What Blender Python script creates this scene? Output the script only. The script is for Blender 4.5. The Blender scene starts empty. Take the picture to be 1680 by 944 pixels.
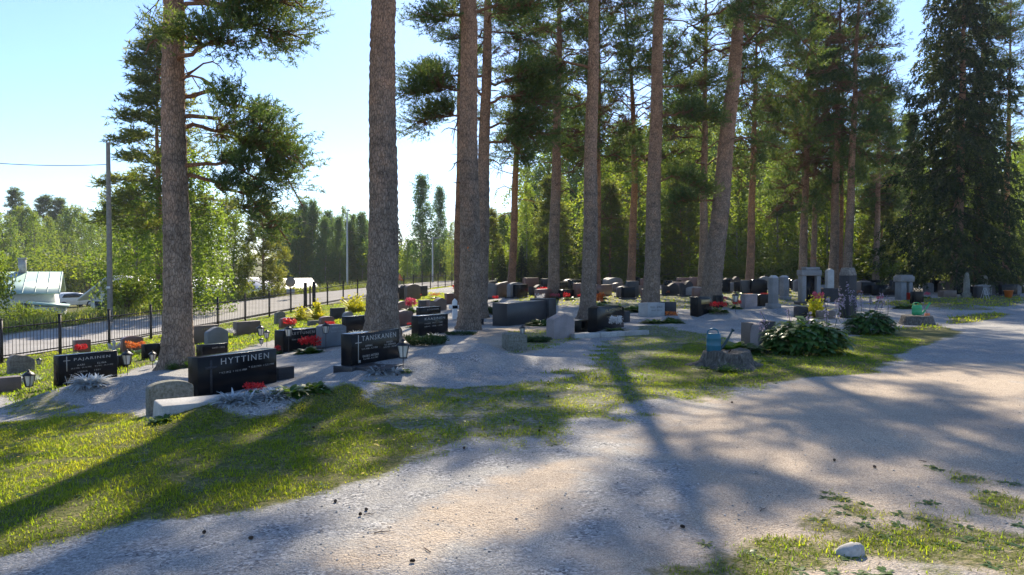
import bpy, math, random
import numpy as np
from mathutils import Vector

# ------------------------------------------------------------------ camera, sky, sun, exposure
SC = bpy.context.scene
C = SC.collection
R = math.radians
F, CX, HY = 1200.0, 840.0, 445.0          # focal length in photo pixels, centre column, horizon row
EYE = 1.6
cam = bpy.data.objects.new('camera', bpy.data.cameras.new('camera'))
C.objects.link(cam)
cam.location = (0, 0, EYE)
cam.rotation_euler = (R(90) - math.atan((472 - HY) / F), 0, 0)
cam.data.sensor_width = 36
cam.data.lens = 36 * F / 1680
cam.data.clip_end = 2000
SC.camera = cam

SUN_EL, SUN_AZ = R(39), R(4.5)             # azimuth from +Y towards +X
w = bpy.data.worlds.new('World'); SC.world = w; w.use_nodes = True
nt = w.node_tree
sky = nt.nodes.new('ShaderNodeTexSky'); sky.sky_type = 'NISHITA'; sky.sun_disc = False
sky.sun_elevation = SUN_EL; sky.sun_rotation = SUN_AZ
sky.air_density = 1.0; sky.dust_density = 0.3; sky.ozone_density = 6.0
bg = nt.nodes['Background']; bg.inputs[1].default_value = 0.092
wb = nt.nodes.new('ShaderNodeMix'); wb.data_type = 'RGBA'; wb.blend_type = 'MULTIPLY'; wb.inputs[0].default_value = 1; wb.inputs[7].default_value = (.92, .90, .93, 1)   # camera white balance
nt.links.new(sky.outputs[0], wb.inputs[6]); nt.links.new(wb.outputs[2], bg.inputs[0])
sl = bpy.data.lights.new('sun', 'SUN'); sl.energy = 3.5; sl.angle = R(0.53); sl.color = (1.0, 0.88, 0.69)
so = bpy.data.objects.new('sun', sl); C.objects.link(so)
sd = Vector((math.sin(SUN_AZ) * math.cos(SUN_EL), math.cos(SUN_AZ) * math.cos(SUN_EL), math.sin(SUN_EL)))
so.rotation_euler = sd.to_track_quat('Z', 'Y').to_euler(); so.location = (0, 0, 40)
SC.view_settings.view_transform = 'Standard'; SC.view_settings.look = 'None'
SC.view_settings.gamma = 1; SC.view_settings.use_curve_mapping = False
SC.view_settings.exposure = 1.47
SC.render.engine = 'CYCLES'
cy = SC.cycles
cy.max_bounces = 6; cy.diffuse_bounces = 3; cy.glossy_bounces = 2; cy.transmission_bounces = 4
cy.sample_clamp_indirect = 6; cy.use_denoising = True; cy.use_adaptive_sampling = True
cy.adaptive_threshold = 0.015

# ------------------------------------------------------------------ helpers: terrain
def vn(x, y, s=0):
    x = np.asarray(x, float); y = np.asarray(y, float)
    xi = np.floor(x); yi = np.floor(y); fx = x - xi; fy = y - yi
    fx = fx * fx * (3 - 2 * fx); fy = fy * fy * (3 - 2 * fy)
    def h(a, b):
        v = np.sin(a * 127.1 + b * 311.7 + s * 74.7) * 43758.5453
        return v - np.floor(v)
    return (h(xi, yi) * (1 - fx) + h(xi + 1, yi) * fx) * (1 - fy) + (h(xi, yi + 1) * (1 - fx) + h(xi + 1, yi + 1) * fx) * fy
def fbm(x, y, s=0, o=4):
    t = 0; a = .5; n = 0
    for k in range(o):
        t = t + a * vn(x * 2 ** k, y * 2 ** k, s + k); n += a; a *= .5
    return t / n
def sst(a, b, x):
    t = np.clip((x - a) / (b - a), 0, 1); return t * t * (3 - 2 * t)

FX0, FY0, FDX, FDY = -13.62, 22.0, 0.2007, 0.9796       # fence line
def df(x, y):                                            # metres left of the fence line
    return -((x - FX0) * FDY - (y - FY0) * FDX)
MOUNDS = []
def H0(x, y):
    x = np.asarray(x, float); y = np.asarray(y, float)
    d = df(x, y)
    xf = np.where(d > 0, x + d * FDY, x)                # beyond the fence keep the fence's level ...
    u = -xf - 2.6
    z = -0.082 * np.log1p(np.exp(np.clip(u * 1.6, -30, 30))) / 1.6
    z = np.maximum(z, -1.3)
    z = z + 0.5 * sst(22, 50, y)
    z = z - 0.06 * sst(0.2, 1.2, d)
    z = z - 2.0 * sst(7.5, 20, d) - 0.2 * sst(20, 60, d)     # ... and drop behind the road
    z = z + 9 * sst(110, 420, np.hypot(x, y))
    return z
def HT(x, y):
    z = H0(x, y)
    for (mx, my, a, b, ang, h) in MOUNDS:
        c, s = math.cos(ang), math.sin(ang)
        p = ((x - mx) * c + (y - my) * s) / a; q = (-(x - mx) * s + (y - my) * c) / b
        z = z + h * np.exp(-(p * p + q * q) ** 1.5)
    return z
def hz(x, y): return float(HT(np.array([x]), np.array([y]))[0])
def gp(px, py, fn=HT):
    """ground point seen at photo pixel (px, py)"""
    t = np.arange(2.5, 260, .02); k = (px - CX) / F; m = (py - HY) / F
    z = EYE - m * t; g = fn(k * t, t)
    i = np.argmax(z < g)
    if not (z < g).any(): i = len(t) - 1
    return Vector((k * t[i], t[i], float(g[i])))
def at(px, py, Y): return Vector(((px - CX) / F * Y, Y, EYE - (py - HY) / F * Y))

for (px, py, a, b, ang, h) in [(180, 648, 1.1, .6, .6, .16), (470, 668, 1.5, .65, .75, .15), (690, 612, 1.7, .75, .7, .16),
                               (600, 575, .9, .5, .8, .10), (760, 575, 1.0, .6, .6, .08), (1180, 520, 1.6, .7, .3, .16), (1290, 512, 1.4, .8, .2, .12),
                               (860, 600, 1.2, .5, .4, .08), (1050, 545, 1.3, .5, .5, .10), (1560, 505, 1.5, 1.0, 0, .12)]:
    g = gp(px, py, H0); MOUNDS.append((g.x, g.y, a, b, ang, h * 1.5))

def poly_sd(x, y, P):
    """signed distance to polygon, positive inside"""
    x = np.asarray(x, float); y = np.asarray(y, float)
    d = np.full(x.shape, 1e9); ins = np.zeros(x.shape, bool); n = len(P)
    for i in range(n):
        ax, ay = P[i]; bx, by = P[(i + 1) % n]; ex, ey = bx - ax, by - ay
        t = np.clip(((x - ax) * ex + (y - ay) * ey) / (ex * ex + ey * ey + 1e-9), 0, 1)
        d = np.minimum(d, np.hypot(x - ax - t * ex, y - ay - t * ey))
        cr = ((ay > y) != (by > y)) & (x < (bx - ax) * (y - ay) / (by - ay + 1e-12) + ax)
        ins ^= cr
    return np.where(ins, d, -d)
def gpoly(pts): return [tuple(gp(a, b, H0)[:2]) for a, b in pts]
LAWNS = [   # polygon, edge width, noise size, noise amount, cover
    (gpoly([(-120, 700), (0, 692), (60, 692), (150, 680), (240, 690), (300, 688), (400, 696), (500, 678), (560, 655), (600, 660), (640, 690), (700, 730),
            (640, 770), (560, 800), (450, 826), (380, 845), (230, 862), (130, 885), (0, 915), (-150, 935)]), .18, 1.8, .35, 1.0),
    (gpoly([(560, 662), (620, 640), (720, 640), (840, 632), (960, 600), (985, 560), (1040, 545), (1110, 540), (1200, 555), (1240, 600), (1290, 620), (1200, 650), (1080, 660),
            (980, 690), (900, 720), (800, 735), (700, 762), (600, 785), (560, 760)]), .35, 2.6, .75, .62),
    (gpoly([(1130, 560), (1230, 565), (1290, 556), (1390, 552), (1470, 538), (1540, 532), (1590, 545), (1500, 575), (1440, 610), (1330, 625), (1200, 635), (1080, 632), (1040, 600)]), .2, 1.5, .35, .85),
    (gpoly([(1150, 965), (1230, 915), (1280, 880), (1350, 852), (1440, 825), (1560, 805), (1700, 770), (1760, 965)]), .3, 2.6, .75, .72),
    (gpoly([(-60, 630), (-60, 598), (100, 575), (300, 548), (500, 512), (600, 490), (700, 480), (760, 484), (700, 500), (600, 520), (560, 545), (440, 560), (330, 592), (240, 600), (140, 640), (30, 668)]), .25, 1.2, .3, .9),
    (gpoly([(0, 665), (60, 660), (130, 668), (100, 690), (0, 690)]), .15, 3, .3, .6),
    (gpoly([(830, 545), (900, 540), (960, 555), (900, 572), (840, 580)]), .15, 3, .3, .5),
    (gpoly([(1420, 498), (1560, 486), (1700, 486), (1700, 497), (1640, 505), (1600, 512), (1520, 508)]), .4, .8, .8, .7),
    (gpoly([(1555, 520), (1640, 512), (1660, 518), (1600, 530), (1560, 532)]), .15, 1.2, .2, .9),
    (gpoly([(800, 484), (900, 474), (1400, 474), (1440, 490), (1250, 505), (1000, 510), (900, 500)]), .8, .5, 1.6, .55),
]
def grass_cover(x, y):
    m = np.zeros(np.shape(x))
    for (P, wd, ns, am, cov) in LAWNS:
        s = poly_sd(x, y, P)
        n = fbm(x * ns, y * ns, 3, 4) - .5
        m = np.maximum(m, cov * sst(-wd, wd, s + n * 2 * am))
    d = df(x, y)
    m = np.maximum(m, sst(6.2, 7.0, d + .4 * (fbm(x, y, 9) - .5)))
    m = np.maximum(m, .9 * sst(0.9, .3, np.abs(d)))
    m = np.maximum(m, sst(62, 75, np.hypot(x, y)))
    return m

# ------------------------------------------------------------------ helpers: meshes and objects
class MB:
    def __init__(s): s.v = []; s.f3 = []; s.f4 = []; s.n = 0; s.t = []
    def add(s, v, f, tint=0.5):
        v = np.asarray(v, float).reshape(-1, 3); f = np.asarray(f, int)
        (s.f3 if f.shape[1] == 3 else s.f4).append(f + s.n)
        s.v.append(v); s.n += len(v)
        s.t.append(np.broadcast_to(np.asarray(tint, float), (len(v),)))
    def box(s, c, d, rz=0, top=1.0, ry=0):
        x, y, z = d[0] / 2, d[1] / 2, d[2] / 2
        v = np.array([[-x, -y, -z], [x, -y, -z], [x, y, -z], [-x, y, -z], [-x * top, -y * top, z], [x * top, -y * top, z], [x * top, y * top, z], [-x * top, y * top, z]])
        if ry: v = v @ np.array([[math.cos(ry), 0, -math.sin(ry)], [0, 1, 0], [math.sin(ry), 0, math.cos(ry)]])
        if rz:
            a, b = math.cos(rz), math.sin(rz); v = v @ np.array([[a, b, 0], [-b, a, 0], [0, 0, 1]])
        s.add(v + np.array(c), [[0, 3, 2, 1], [4, 5, 6, 7], [0, 1, 5, 4], [1, 2, 6, 5], [2, 3, 7, 6], [3, 0, 4, 7]]); return s
    def tube(s, pts, rad, n=8, caps=True, noise=0, rng=None, tint=.5):
        pts = np.asarray(pts, float); m = len(pts); rad = np.broadcast_to(np.asarray(rad, float), (m,))
        T = np.gradient(pts, axis=0); T /= np.linalg.norm(T, axis=1)[:, None] + 1e-9
        ref = np.array([0, 1, 0.]) if abs(T[:, 2]).mean() > .6 else np.array([0, 0, 1.])
        U = np.cross(T, ref); U /= np.linalg.norm(U, axis=1)[:, None] + 1e-9; W = np.cross(T, U)
        a = np.arange(n) * 2 * np.pi / n
        rr = rad[:, None] * np.ones(n)
        if noise: rr = rr + noise * (rng.random((m, n)) - .5)
        v = pts[:, None, :] + rr[..., None] * (np.cos(a)[None, :, None] * U[:, None, :] + np.sin(a)[None, :, None] * W[:, None, :])
        i = np.arange(m - 1)[:, None] * n; j = np.arange(n)[None]; k = (j + 1) % n
        f = np.stack([i + j, i + n + j, i + n + k, i + k], -1).reshape(-1, 4)
        s.add(v.reshape(-1, 3), f, tint)
        if caps:
            for r, o in ((0, 1), (m - 1, -1)):
                base = v[r]; c = base.mean(0)
                s.add(np.vstack([base, c]), [([q, (q + 1) % n, n] if o > 0 else [(q + 1) % n, q, n]) for q in range(n)], tint)
        return s
    def lathe(s, prof, c=(0, 0, 0), n=16, sx=1, sy=1, tint=.5):
        p = np.array(prof, float); a = np.arange(n) * 2 * np.pi / n; m = len(p)
        v = np.stack([p[:, 0, None] * np.cos(a) * sx, p[:, 0, None] * np.sin(a) * sy, np.repeat(p[:, 1, None], n, 1)], -1).reshape(-1, 3) + np.array(c)
        i = np.arange(m - 1)[:, None] * n; j = np.arange(n)[None]; k = (j + 1) % n
        s.add(v, np.stack([i + j, i + k, i + n + k, i + n + j], -1).reshape(-1, 4), tint); return s
    def prism(s, out, y0, y1):
        """outline in x,z (counter-clockwise seen from -y) extruded along y"""
        out = np.array(out, float); n = len(out)
        a = np.stack([out[:, 0], np.full(n, y0), out[:, 1]], -1); b = a.copy(); b[:, 1] = y1
        c = np.array([[out[:, 0].mean(), y0, out[:, 1].mean()], [out[:, 0].mean(), y1, out[:, 1].mean()]])
        v = np.vstack([a, b, c])
        s.add(v, [[i, i + n, (i + 1) % n + n, (i + 1) % n] for i in range(n)])
        s.f3.append(np.array([[i, (i + 1) % n, 2 * n] for i in range(n)] + [[(i + 1) % n + n, i + n, 2 * n + 1] for i in range(n)]) + s.n - len(v)); return s
    def tris(s, P, tint=.5):
        """P: (N,3,3)"""
        n = len(P); t = np.repeat(np.broadcast_to(np.asarray(tint, float), (n,)), 3)
        s.add(P.reshape(-1, 3), np.arange(n * 3).reshape(-1, 3), t)
    def quads(s, P, tint=.5):
        n = len(P); t = np.repeat(np.broadcast_to(np.asarray(tint, float), (n,)), 4)
        s.add(P.reshape(-1, 3), np.arange(n * 4).reshape(-1, 4), t)
    def mesh(s, name, mat, smooth=False):
        me = bpy.data.meshes.new(name)
        v = np.vstack(s.v) if s.v else np.zeros((0, 3))
        f3 = np.vstack(s.f3) if s.f3 else np.zeros((0, 3), int); f4 = np.vstack(s.f4) if s.f4 else np.zeros((0, 4), int)
        me.vertices.add(len(v)); me.vertices.foreach_set('co', v.ravel().astype(np.float32))
        me.loops.add(f3.size + f4.size); me.loops.foreach_set('vertex_index', np.concatenate([f3.ravel(), f4.ravel()]).astype(np.int32))
        me.polygons.add(len(f3) + len(f4))
        me.polygons.foreach_set('loop_start', np.concatenate([np.arange(len(f3)) * 3, len(f3) * 3 + np.arange(len(f4)) * 4]).astype(np.int32))
        if smooth: me.polygons.foreach_set('use_smooth', np.ones(len(f3) + len(f4), bool))
        at_ = me.attributes.new('tint', 'FLOAT', 'POINT'); at_.data.foreach_set('value', np.concatenate(s.t).astype(np.float32))
        me.update(calc_edges=True); me.validate()
        if mat: me.materials.append(mat)
        return me
    def build(s, name, mat, parent=None, smooth=False, loc=None, bevel=0):
        o = bpy.data.objects.new(name, s.mesh(name, mat, smooth)); C.objects.link(o)
        if parent: o.parent = parent
        if loc is not None: o.location = loc
        if bevel:
            b = o.modifiers.new('bevel', 'BEVEL'); b.width = bevel; b.segments = 2; b.limit_method = 'ANGLE'; b.angle_limit = R(40)
        return o
def tag(o, label=None, cat=None, group=None, kind=None):
    if label: o['label'] = label
    if cat: o['category'] = cat
    if group: o['group'] = group
    if kind: o['kind'] = kind
    return o
def thing(name, label, cat, loc=(0, 0, 0), rz=0, group=None):
    o = bpy.data.objects.new(name, None); C.objects.link(o); o.location = loc; o.rotation_euler = (0, 0, rz); o.empty_display_size = .2
    return tag(o, label, cat, group)
KIDS = {}
def kids(o):
    if o.name not in KIDS: KIDS[o.name] = [c for c in bpy.data.objects if c.parent == o]
    return KIDS[o.name]
def dup(o, parent=None, loc=None, rz=None, sc=None, label=None, group=None):
    c = o.copy(); C.objects.link(c); c.parent = parent
    if loc is not None: c.location = loc
    if rz is not None: c.rotation_euler = (0, 0, rz)
    if sc is not None: c.scale = (sc, sc, sc) if np.isscalar(sc) else sc
    if label: c['label'] = label
    if group: c['group'] = group
    for ch in kids(o): dup(ch, c)
    return c

# ------------------------------------------------------------------ materials
def newmat(name):
    m = bpy.data.materials.new(name); m.use_nodes = True
    return m, m.node_tree, m.node_tree.nodes, m.node_tree.links, m.node_tree.nodes['Principled BSDF']
def nd(N, t, **k):
    n = N.new(t)
    for a, b in k.items():
        if a.startswith('i_'): n.inputs[int(a[2:]) if a[2:].isdigit() else a[2:]].default_value = b
        else: setattr(n, a, b)
    return n
def ramp(N, L, src, stops):
    r = N.new('ShaderNodeValToRGB'); e = r.color_ramp.elements
    while len(e) < len(stops): e.new(.5)
    for q, (p, c) in zip(e, stops): q.position = p; q.color = (*c, 1) if len(c) == 3 else c
    L.new(src, r.inputs[0]); return r
def mixc(N, L, f, a, b, bt='MIX'):
    m = N.new('ShaderNodeMix'); m.data_type = 'RGBA'; m.blend_type = bt
    for s, v in ((m.inputs['Factor'], f), (m.inputs['A'], a), (m.inputs['B'], b)):
        pass
    ins = [m.inputs[0], m.inputs[6], m.inputs[7]]
    for s, v in zip(ins, (f, a, b)):
        if hasattr(v, 'links') or isinstance(v, bpy.types.NodeSocket): L.new(v, s)
        elif np.isscalar(v): s.default_value = v
        else: s.default_value = (*v, 1)
    return m.outputs[2]
def math_(N, L, op, a, b=None, clamp=False):
    m = N.new('ShaderNodeMath'); m.operation = op; m.use_clamp = clamp
    for s, v in zip(m.inputs, (a, b)):
        if v is None: continue
        if isinstance(v, bpy.types.NodeSocket): L.new(v, s)
        else: s.default_value = v
    return m.outputs[0]
def bump(N, L, h, st=.5, d=.01):
    b = N.new('ShaderNodeBump'); b.inputs['Strength'].default_value = st; b.inputs['Distance'].default_value = d
    L.new(h, b.inputs['Height']); return b.outputs[0]
def stone(name, c1, c2, rough=.6, scale=60, bmp=.3, bd=.004, spec=.5):
    m, t, N, L, B = newmat(name)
    co = nd(N, 'ShaderNodeTexCoord')
    n1 = nd(N, 'ShaderNodeTexNoise', i_Scale=scale, i_Detail=6.0, i_Roughness=.7); L.new(co.outputs['Object'], n1.inputs[0])
    n2 = nd(N, 'ShaderNodeTexNoise', i_Scale=3.0, i_Detail=4.0); L.new(co.outputs['Object'], n2.inputs[0])
    r = ramp(N, L, n1.outputs[0], [(.35, c1), (.65, c2)])
    r2 = ramp(N, L, n2.outputs[0], [(.3, (.65, .65, .65)), (.7, (1.1, 1.1, 1.1))])
    L.new(mixc(N, L, .8, r.outputs[0], r2.outputs[0], 'MULTIPLY'), B.inputs['Base Color'])
    B.inputs['Roughness'].default_value = rough; B.inputs['Specular IOR Level'].default_value = spec
    if bmp: L.new(bump(N, L, n1.outputs[0], bmp, bd), B.inputs['Normal'])
    return m
def plain(name, c, rough=.5, metal=0, var=.25):
    m, t, N, L, B = newmat(name)
    co = nd(N, 'ShaderNodeTexCoord'); n = nd(N, 'ShaderNodeTexNoise', i_Scale=9.0, i_Detail=5.0); L.new(co.outputs['Object'], n.inputs[0])
    r = ramp(N, L, n.outputs[0], [(.3, tuple(x * (1 - var) for x in c)), (.7, tuple(min(1, x * (1 + var * .5)) for x in c))])
    L.new(r.outputs[0], B.inputs['Base Color']); B.inputs['Roughness'].default_value = rough; B.inputs['Metallic'].default_value = metal
    return m
def leafmat(name, stops, trans=.45, rough=.55, nscale=1.2, tcol=None):
    """colours picked by the per-leaf tint and a little large-scale noise; light passes through the leaves"""
    m, t, N, L, B = newmat(name)
    a = nd(N, 'ShaderNodeAttribute', attribute_name='tint')
    co = nd(N, 'ShaderNodeTexCoord'); n = nd(N, 'ShaderNodeTexNoise', i_Scale=nscale, i_Detail=3.0); L.new(co.outputs['Object'], n.inputs[0])
    oi = nd(N, 'ShaderNodeObjectInfo')
    f = math_(N, L, 'ADD', math_(N, L, 'MULTIPLY', a.outputs['Fac'], .55), math_(N, L, 'MULTIPLY', n.outputs[0], .3))
    f = math_(N, L, 'ADD', f, math_(N, L, 'MULTIPLY', oi.outputs['Random'], .18), True)
    r = ramp(N, L, f, stops)
    L.new(r.outputs[0], B.inputs['Base Color']); B.inputs['Roughness'].default_value = rough; B.inputs['Specular IOR Level'].default_value = .25
    tr = nd(N, 'ShaderNodeBsdfTranslucent')
    L.new(mixc(N, L, 1.0, r.outputs[0], tcol or (1.7, 1.6, .7), 'MULTIPLY'), tr.inputs[0])
    ms = nd(N, 'ShaderNodeMixShader', i_0=trans); L.new(B.outputs[0], ms.inputs[1]); L.new(tr.outputs[0], ms.inputs[2])
    L.new(ms.outputs[0], N['Material Output'].inputs[0]); return m
def barkmat(name, low, low2, high, zmix=(2.8, 7.2), sc=(25, 25, 8), fis=.6):
    m, t, N, L, B = newmat(name)
    co = nd(N, 'ShaderNodeTexCoord'); mp = nd(N, 'ShaderNodeMapping'); mp.inputs['Scale'].default_value = sc
    nz = nd(N, 'ShaderNodeTexNoise', i_Scale=6.0, i_Detail=3.0); L.new(co.outputs['Object'], nz.inputs[0])
    dis = mixc(N, L, .06, co.outputs['Object'], nz.outputs[1], 'ADD'); L.new(dis, mp.inputs[0])
    vo = nd(N, 'ShaderNodeTexVoronoi', feature='DISTANCE_TO_EDGE', i_Scale=1.0); L.new(mp.outputs[0], vo.inputs['Vector'])
    vc = nd(N, 'ShaderNodeTexVoronoi', feature='F1', i_Scale=1.0); L.new(mp.outputs[0], vc.inputs['Vector'])
    n2 = nd(N, 'ShaderNodeTexNoise', i_Scale=28.0, i_Detail=8.0, i_Roughness=.75); L.new(co.outputs['Object'], n2.inputs[0])
    sp = nd(N, 'ShaderNodeSeparateXYZ'); L.new(co.outputs['Object'], sp.inputs[0])
    n3 = nd(N, 'ShaderNodeTexNoise', i_Scale=1.6, i_Detail=5.0, i_Roughness=.65); L.new(co.outputs['Object'], n3.inputs[0])
    hz_ = math_(N, L, 'ADD', sp.outputs[2], math_(N, L, 'MULTIPLY', math_(N, L, 'SUBTRACT', n3.outputs[0], .5), 7.0))
    mr = nd(N, 'ShaderNodeMapRange'); mr.inputs[1].default_value = zmix[0]; mr.inputs[2].default_value = zmix[1]; L.new(hz_, mr.inputs[0])
    lo = mixc(N, L, vc.outputs['Color'], low, low2)
    lo = mixc(N, L, n2.outputs[0], lo, tuple(x * .55 for x in low))
    hi = mixc(N, L, ramp(N, L, n2.outputs[0], [(.4, (0, 0, 0)), (.65, (1, 1, 1))]).outputs[0], high, tuple(x * .62 for x in high))
    base = mixc(N, L, mr.outputs[0], lo, hi)
    ed = ramp(N, L, vo.outputs['Distance'], [(0.0, (1 - fis,) * 3), (.16, (1, 1, 1))])
    n5 = nd(N, 'ShaderNodeTexNoise', i_Scale=3.2, i_Detail=6.0, i_Roughness=.7); L.new(co.outputs['Object'], n5.inputs[0])
    base = mixc(N, L, .9, base, ramp(N, L, n5.outputs[0], [(.32, (.5, .48, .48)), (.5, (.95, .95, .95)), (.7, (1.25, 1.2, 1.15))]).outputs[0], 'MULTIPLY')
    L.new(mixc(N, L, 1.0, base, ed.outputs[0], 'MULTIPLY'), B.inputs['Base Color'])
    hh = math_(N, L, 'ADD', math_(N, L, 'MINIMUM', vo.outputs['Distance'], .22), math_(N, L, 'MULTIPLY', n2.outputs[0], .2))
    L.new(bump(N, L, hh, .9, .06), B.inputs['Normal']); B.inputs['Roughness'].default_value = .9; B.inputs['Specular IOR Level'].default_value = .15
    return m

M = {}
M['bark'] = barkmat('pine_bark', (.43, .345, .275), (.27, .185, .125), (.55, .31, .19))
M['bark_red'] = barkmat('pine_bark_red', (.36, .23, .165), (.25, .15, .10), (.58, .29, .14), (1.5, 6))
M['bark_dark'] = barkmat('bark_dark', (.12, .10, .085), (.08, .065, .055), (.14, .11, .09), (10, 20))
M['birch_bark'] = barkmat('birch_bark', (.45, .44, .41), (.2, .19, .18), (.5, .48, .45), (1, 3), (5, 5, 14), .6)
M['twig'] = plain('twig', (.17, .12, .09), .9)
M['limb'] = barkmat('limb_bark', (.34, .17, .10), (.22, .12, .08), (.40, .20, .11), (1, 2), (30, 30, 30), .5)
M['pine'] = leafmat('pine_needles', [(.15, (.038, .066, .040)), (.5, (.072, .108, .046)), (.85, (.15, .165, .05))], .48, .55, 1.2, (2.1, 2.2, .9))
M['pine_olive'] = leafmat('pine_needles_olive', [(.15, (.05, .07, .03)), (.5, (.095, .115, .042)), (.85, (.20, .20, .06))], .58, .55, 1.2, (2.5, 2.4, .8))
M['spruce'] = leafmat('spruce_needles', [(.2, (.014, .026, .015)), (.5, (.030, .050, .02)), (.85, (.09, .105, .03))], .32, .55, .6, (2.2, 2.2, .7))
M['birch'] = leafmat('birch_leaves', [(.15, (.055, .105, .03)), (.5, (.095, .15, .04)), (.85, (.15, .18, .04))], .62, .55, 1.2, (2.9, 2.6, .8))
M['birch_pale'] = leafmat('pale_leaves', [(.15, (.06, .115, .045)), (.5, (.10, .16, .055)), (.85, (.18, .21, .06))], .65, .55, 1.2, (2.7, 2.4, .8))
M['poplar'] = leafmat('poplar_leaves', [(.15, (.045, .10, .06)), (.5, (.075, .14, .07)), (.85, (.12, .165, .06))], .55, .55, 1.2, (2.2, 2.1, 1.0))
M['bush'] = leafmat('bush_leaves', [(.15, (.055, .105, .03)), (.5, (.10, .155, .038)), (.85, (.13, .155, .03))], .55, .55, 1.2, (2.4, 2.1, .6))
M['bush_yellow'] = leafmat('yellow_bush_leaves', [(.15, (.08, .13, .02)), (.5, (.14, .19, .03)), (.85, (.24, .26, .05))], .5)
M['grass'] = leafmat('grass_blades', [(.1, (.045, .09, .014)), (.4, (.105, .155, .02)), (.65, (.20, .21, .03)), (.92, (.36, .30, .11))], .68, .5, .9, (3.2, 3.0, .7))
M['meadow'] = leafmat('meadow_blades', [(.1, (.10, .15, .03)), (.5, (.19, .24, .05)), (.9, (.34, .33, .12))], .5, .5, .5)
M['black'] = stone('black_granite', (.004, .004, .005), (.018, .018, .02), .22, 160, 0, .004, .13)
M['black_rough'] = stone('rough_dark_granite', (.015, .015, .017), (.065, .065, .07), .7, 70, .5, .004, .3)
M['dark'] = stone('dark_grey_granite', (.02, .02, .023), (.06, .06, .065), .4, 120, .1, .004, .35)
M['grey'] = stone('grey_granite', (.13, .13, .135), (.30, .30, .30), .7, 110, .25)
M['bluegrey'] = stone('bluegrey_granite', (.10, .115, .13), (.20, .22, .24), .55, 130, .15)
M['light'] = stone('light_granite', (.3, .3, .29), (.55, .54, .52), .7, 110, .2)
M['red'] = stone('red_granite', (.10, .045, .035), (.25, .13, .10), .35, 120, .1)
M['brown'] = stone('brown_granite', (.09, .06, .045), (.22, .16, .13), .5, 110, .2)
M['mauve'] = stone('mauve_granite', (.20, .165, .16), (.38, .33, .33), .75, 90, .3)
M['rock'] = stone('rough_rock', (.12, .10, .085), (.30, .27, .23), .9, 18, .9, .03)
M['mossy'] = stone('mossy_granite', (.10, .10, .07), (.28, .27, .23), .9, 25, .7, .02)
M['concrete'] = stone('concrete', (.33, .32, .30), (.5, .48, .45), .9, 40, .4)
M['white'] = plain('white_paint', (.75, .75, .73), .5, 0, .1)
M['letter'] = plain('pale_lettering', (.42, .40, .37), .4, 0, .1)
M['gold'] = plain('gold_lettering', (.42, .30, .12), .35, .3, .1)
M['fence'] = plain('dark_brown_fence_paint', (.03, .02, .017), .5, 0, .2)
M['iron'] = plain('black_iron', (.018, .018, .02), .45, .2, .2)
M['glass'] = plain('frosted_lantern_glass', (.62, .60, .54), .25, 0, .15)
M['wood_grey'] = plain('weathered_pole', (.24, .22, .19), .85)
M['steel'] = plain('galvanised_steel', (.42, .44, .46), .45, .5, .1)
M['soil'] = plain('dark_soil', (.035, .026, .02), .95)
M['silver'] = leafmat('silver_leaves', [(.1, (.34, .38, .40)), (.5, (.46, .5, .52)), (.9, (.6, .64, .65))], .2, .7, 3, (1, 1, 1))
M['leaf'] = leafmat('garden_leaves', [(.1, (.03, .075, .018)), (.5, (.055, .12, .025)), (.9, (.11, .18, .035))], .4, .4, 4)
M['hosta'] = leafmat('hosta_leaves', [(.1, (.03, .085, .022)), (.5, (.05, .125, .03)), (.9, (.11, .19, .04))], .35, .3, 4)
M['juniper'] = leafmat('juniper_sprays', [(.1, (.02, .045, .018)), (.5, (.035, .07, .022)), (.9, (.06, .10, .03))], .2)
M['yellow'] = leafmat('yellow_foliage', [(.1, (.35, .36, .02)), (.5, (.5, .5, .03)), (.9, (.6, .55, .06))], .45, .5, 3, (1.3, 1.2, .6))
M['redf'] = leafmat('red_petals', [(.1, (.45, .012, .02)), (.5, (.62, .02, .03)), (.9, (.7, .08, .08))], .35, .5, 3, (1.2, .8, .8))
M['pinkf'] = leafmat('pink_petals', [(.1, (.6, .05, .12)), (.5, (.7, .12, .2)), (.9, (.75, .3, .35))], .35, .5, 3, (1.1, .9, .9))
M['orangef'] = leafmat('orange_petals', [(.1, (.6, .12, .02)), (.5, (.7, .2, .04)), (.9, (.7, .35, .1))], .35, .5, 3, (1.1, .9, .8))
M['whitef'] = leafmat('white_petals', [(.1, (.65, .62, .62)), (.9, (.8, .78, .78))], .3, .5, 3, (1, 1, 1))
M['purplef'] = leafmat('purple_petals', [(.1, (.33, .25, .36)), (.5, (.45, .36, .47)), (.9, (.58, .5, .58))], .4, .5, 3, (1, 1, 1))
M['yellowf'] = leafmat('yellow_petals', [(.1, (.6, .42, .02)), (.9, (.7, .55, .05))], .3, .5, 3, (1, 1, .8))
M['teal'] = plain('teal_plastic', (.015, .13, .19), .4, 0, .12)
M['tealdark'] = plain('dark_teal_plastic', (.015, .05, .06), .45, 0, .1)
M['greenp'] = plain('green_plastic', (.03, .36, .14), .4, 0, .1)
M['redp'] = plain('red_plastic', (.5, .04, .02), .4, 0, .1)
M['orangep'] = plain('orange_plastic', (.65, .17, .03), .5, 0, .1)
M['wallw'] = plain('white_boards', (.66, .66, .63), .7, 0, .08)
M['roofg'] = plain('pale_green_roof', (.36, .50, .44), .35, 0, .06)
M['roofw'] = plain('white_sheet_roof', (.7, .7, .7), .5, 0, .05)
M['window'] = plain('window_glass', (.03, .04, .05), .08, 0, .1)
M['car'] = plain('white_car_paint', (.75, .76, .78), .2, 0, .03)
M['tyre'] = plain('rubber', (.02, .02, .02), .8)
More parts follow.
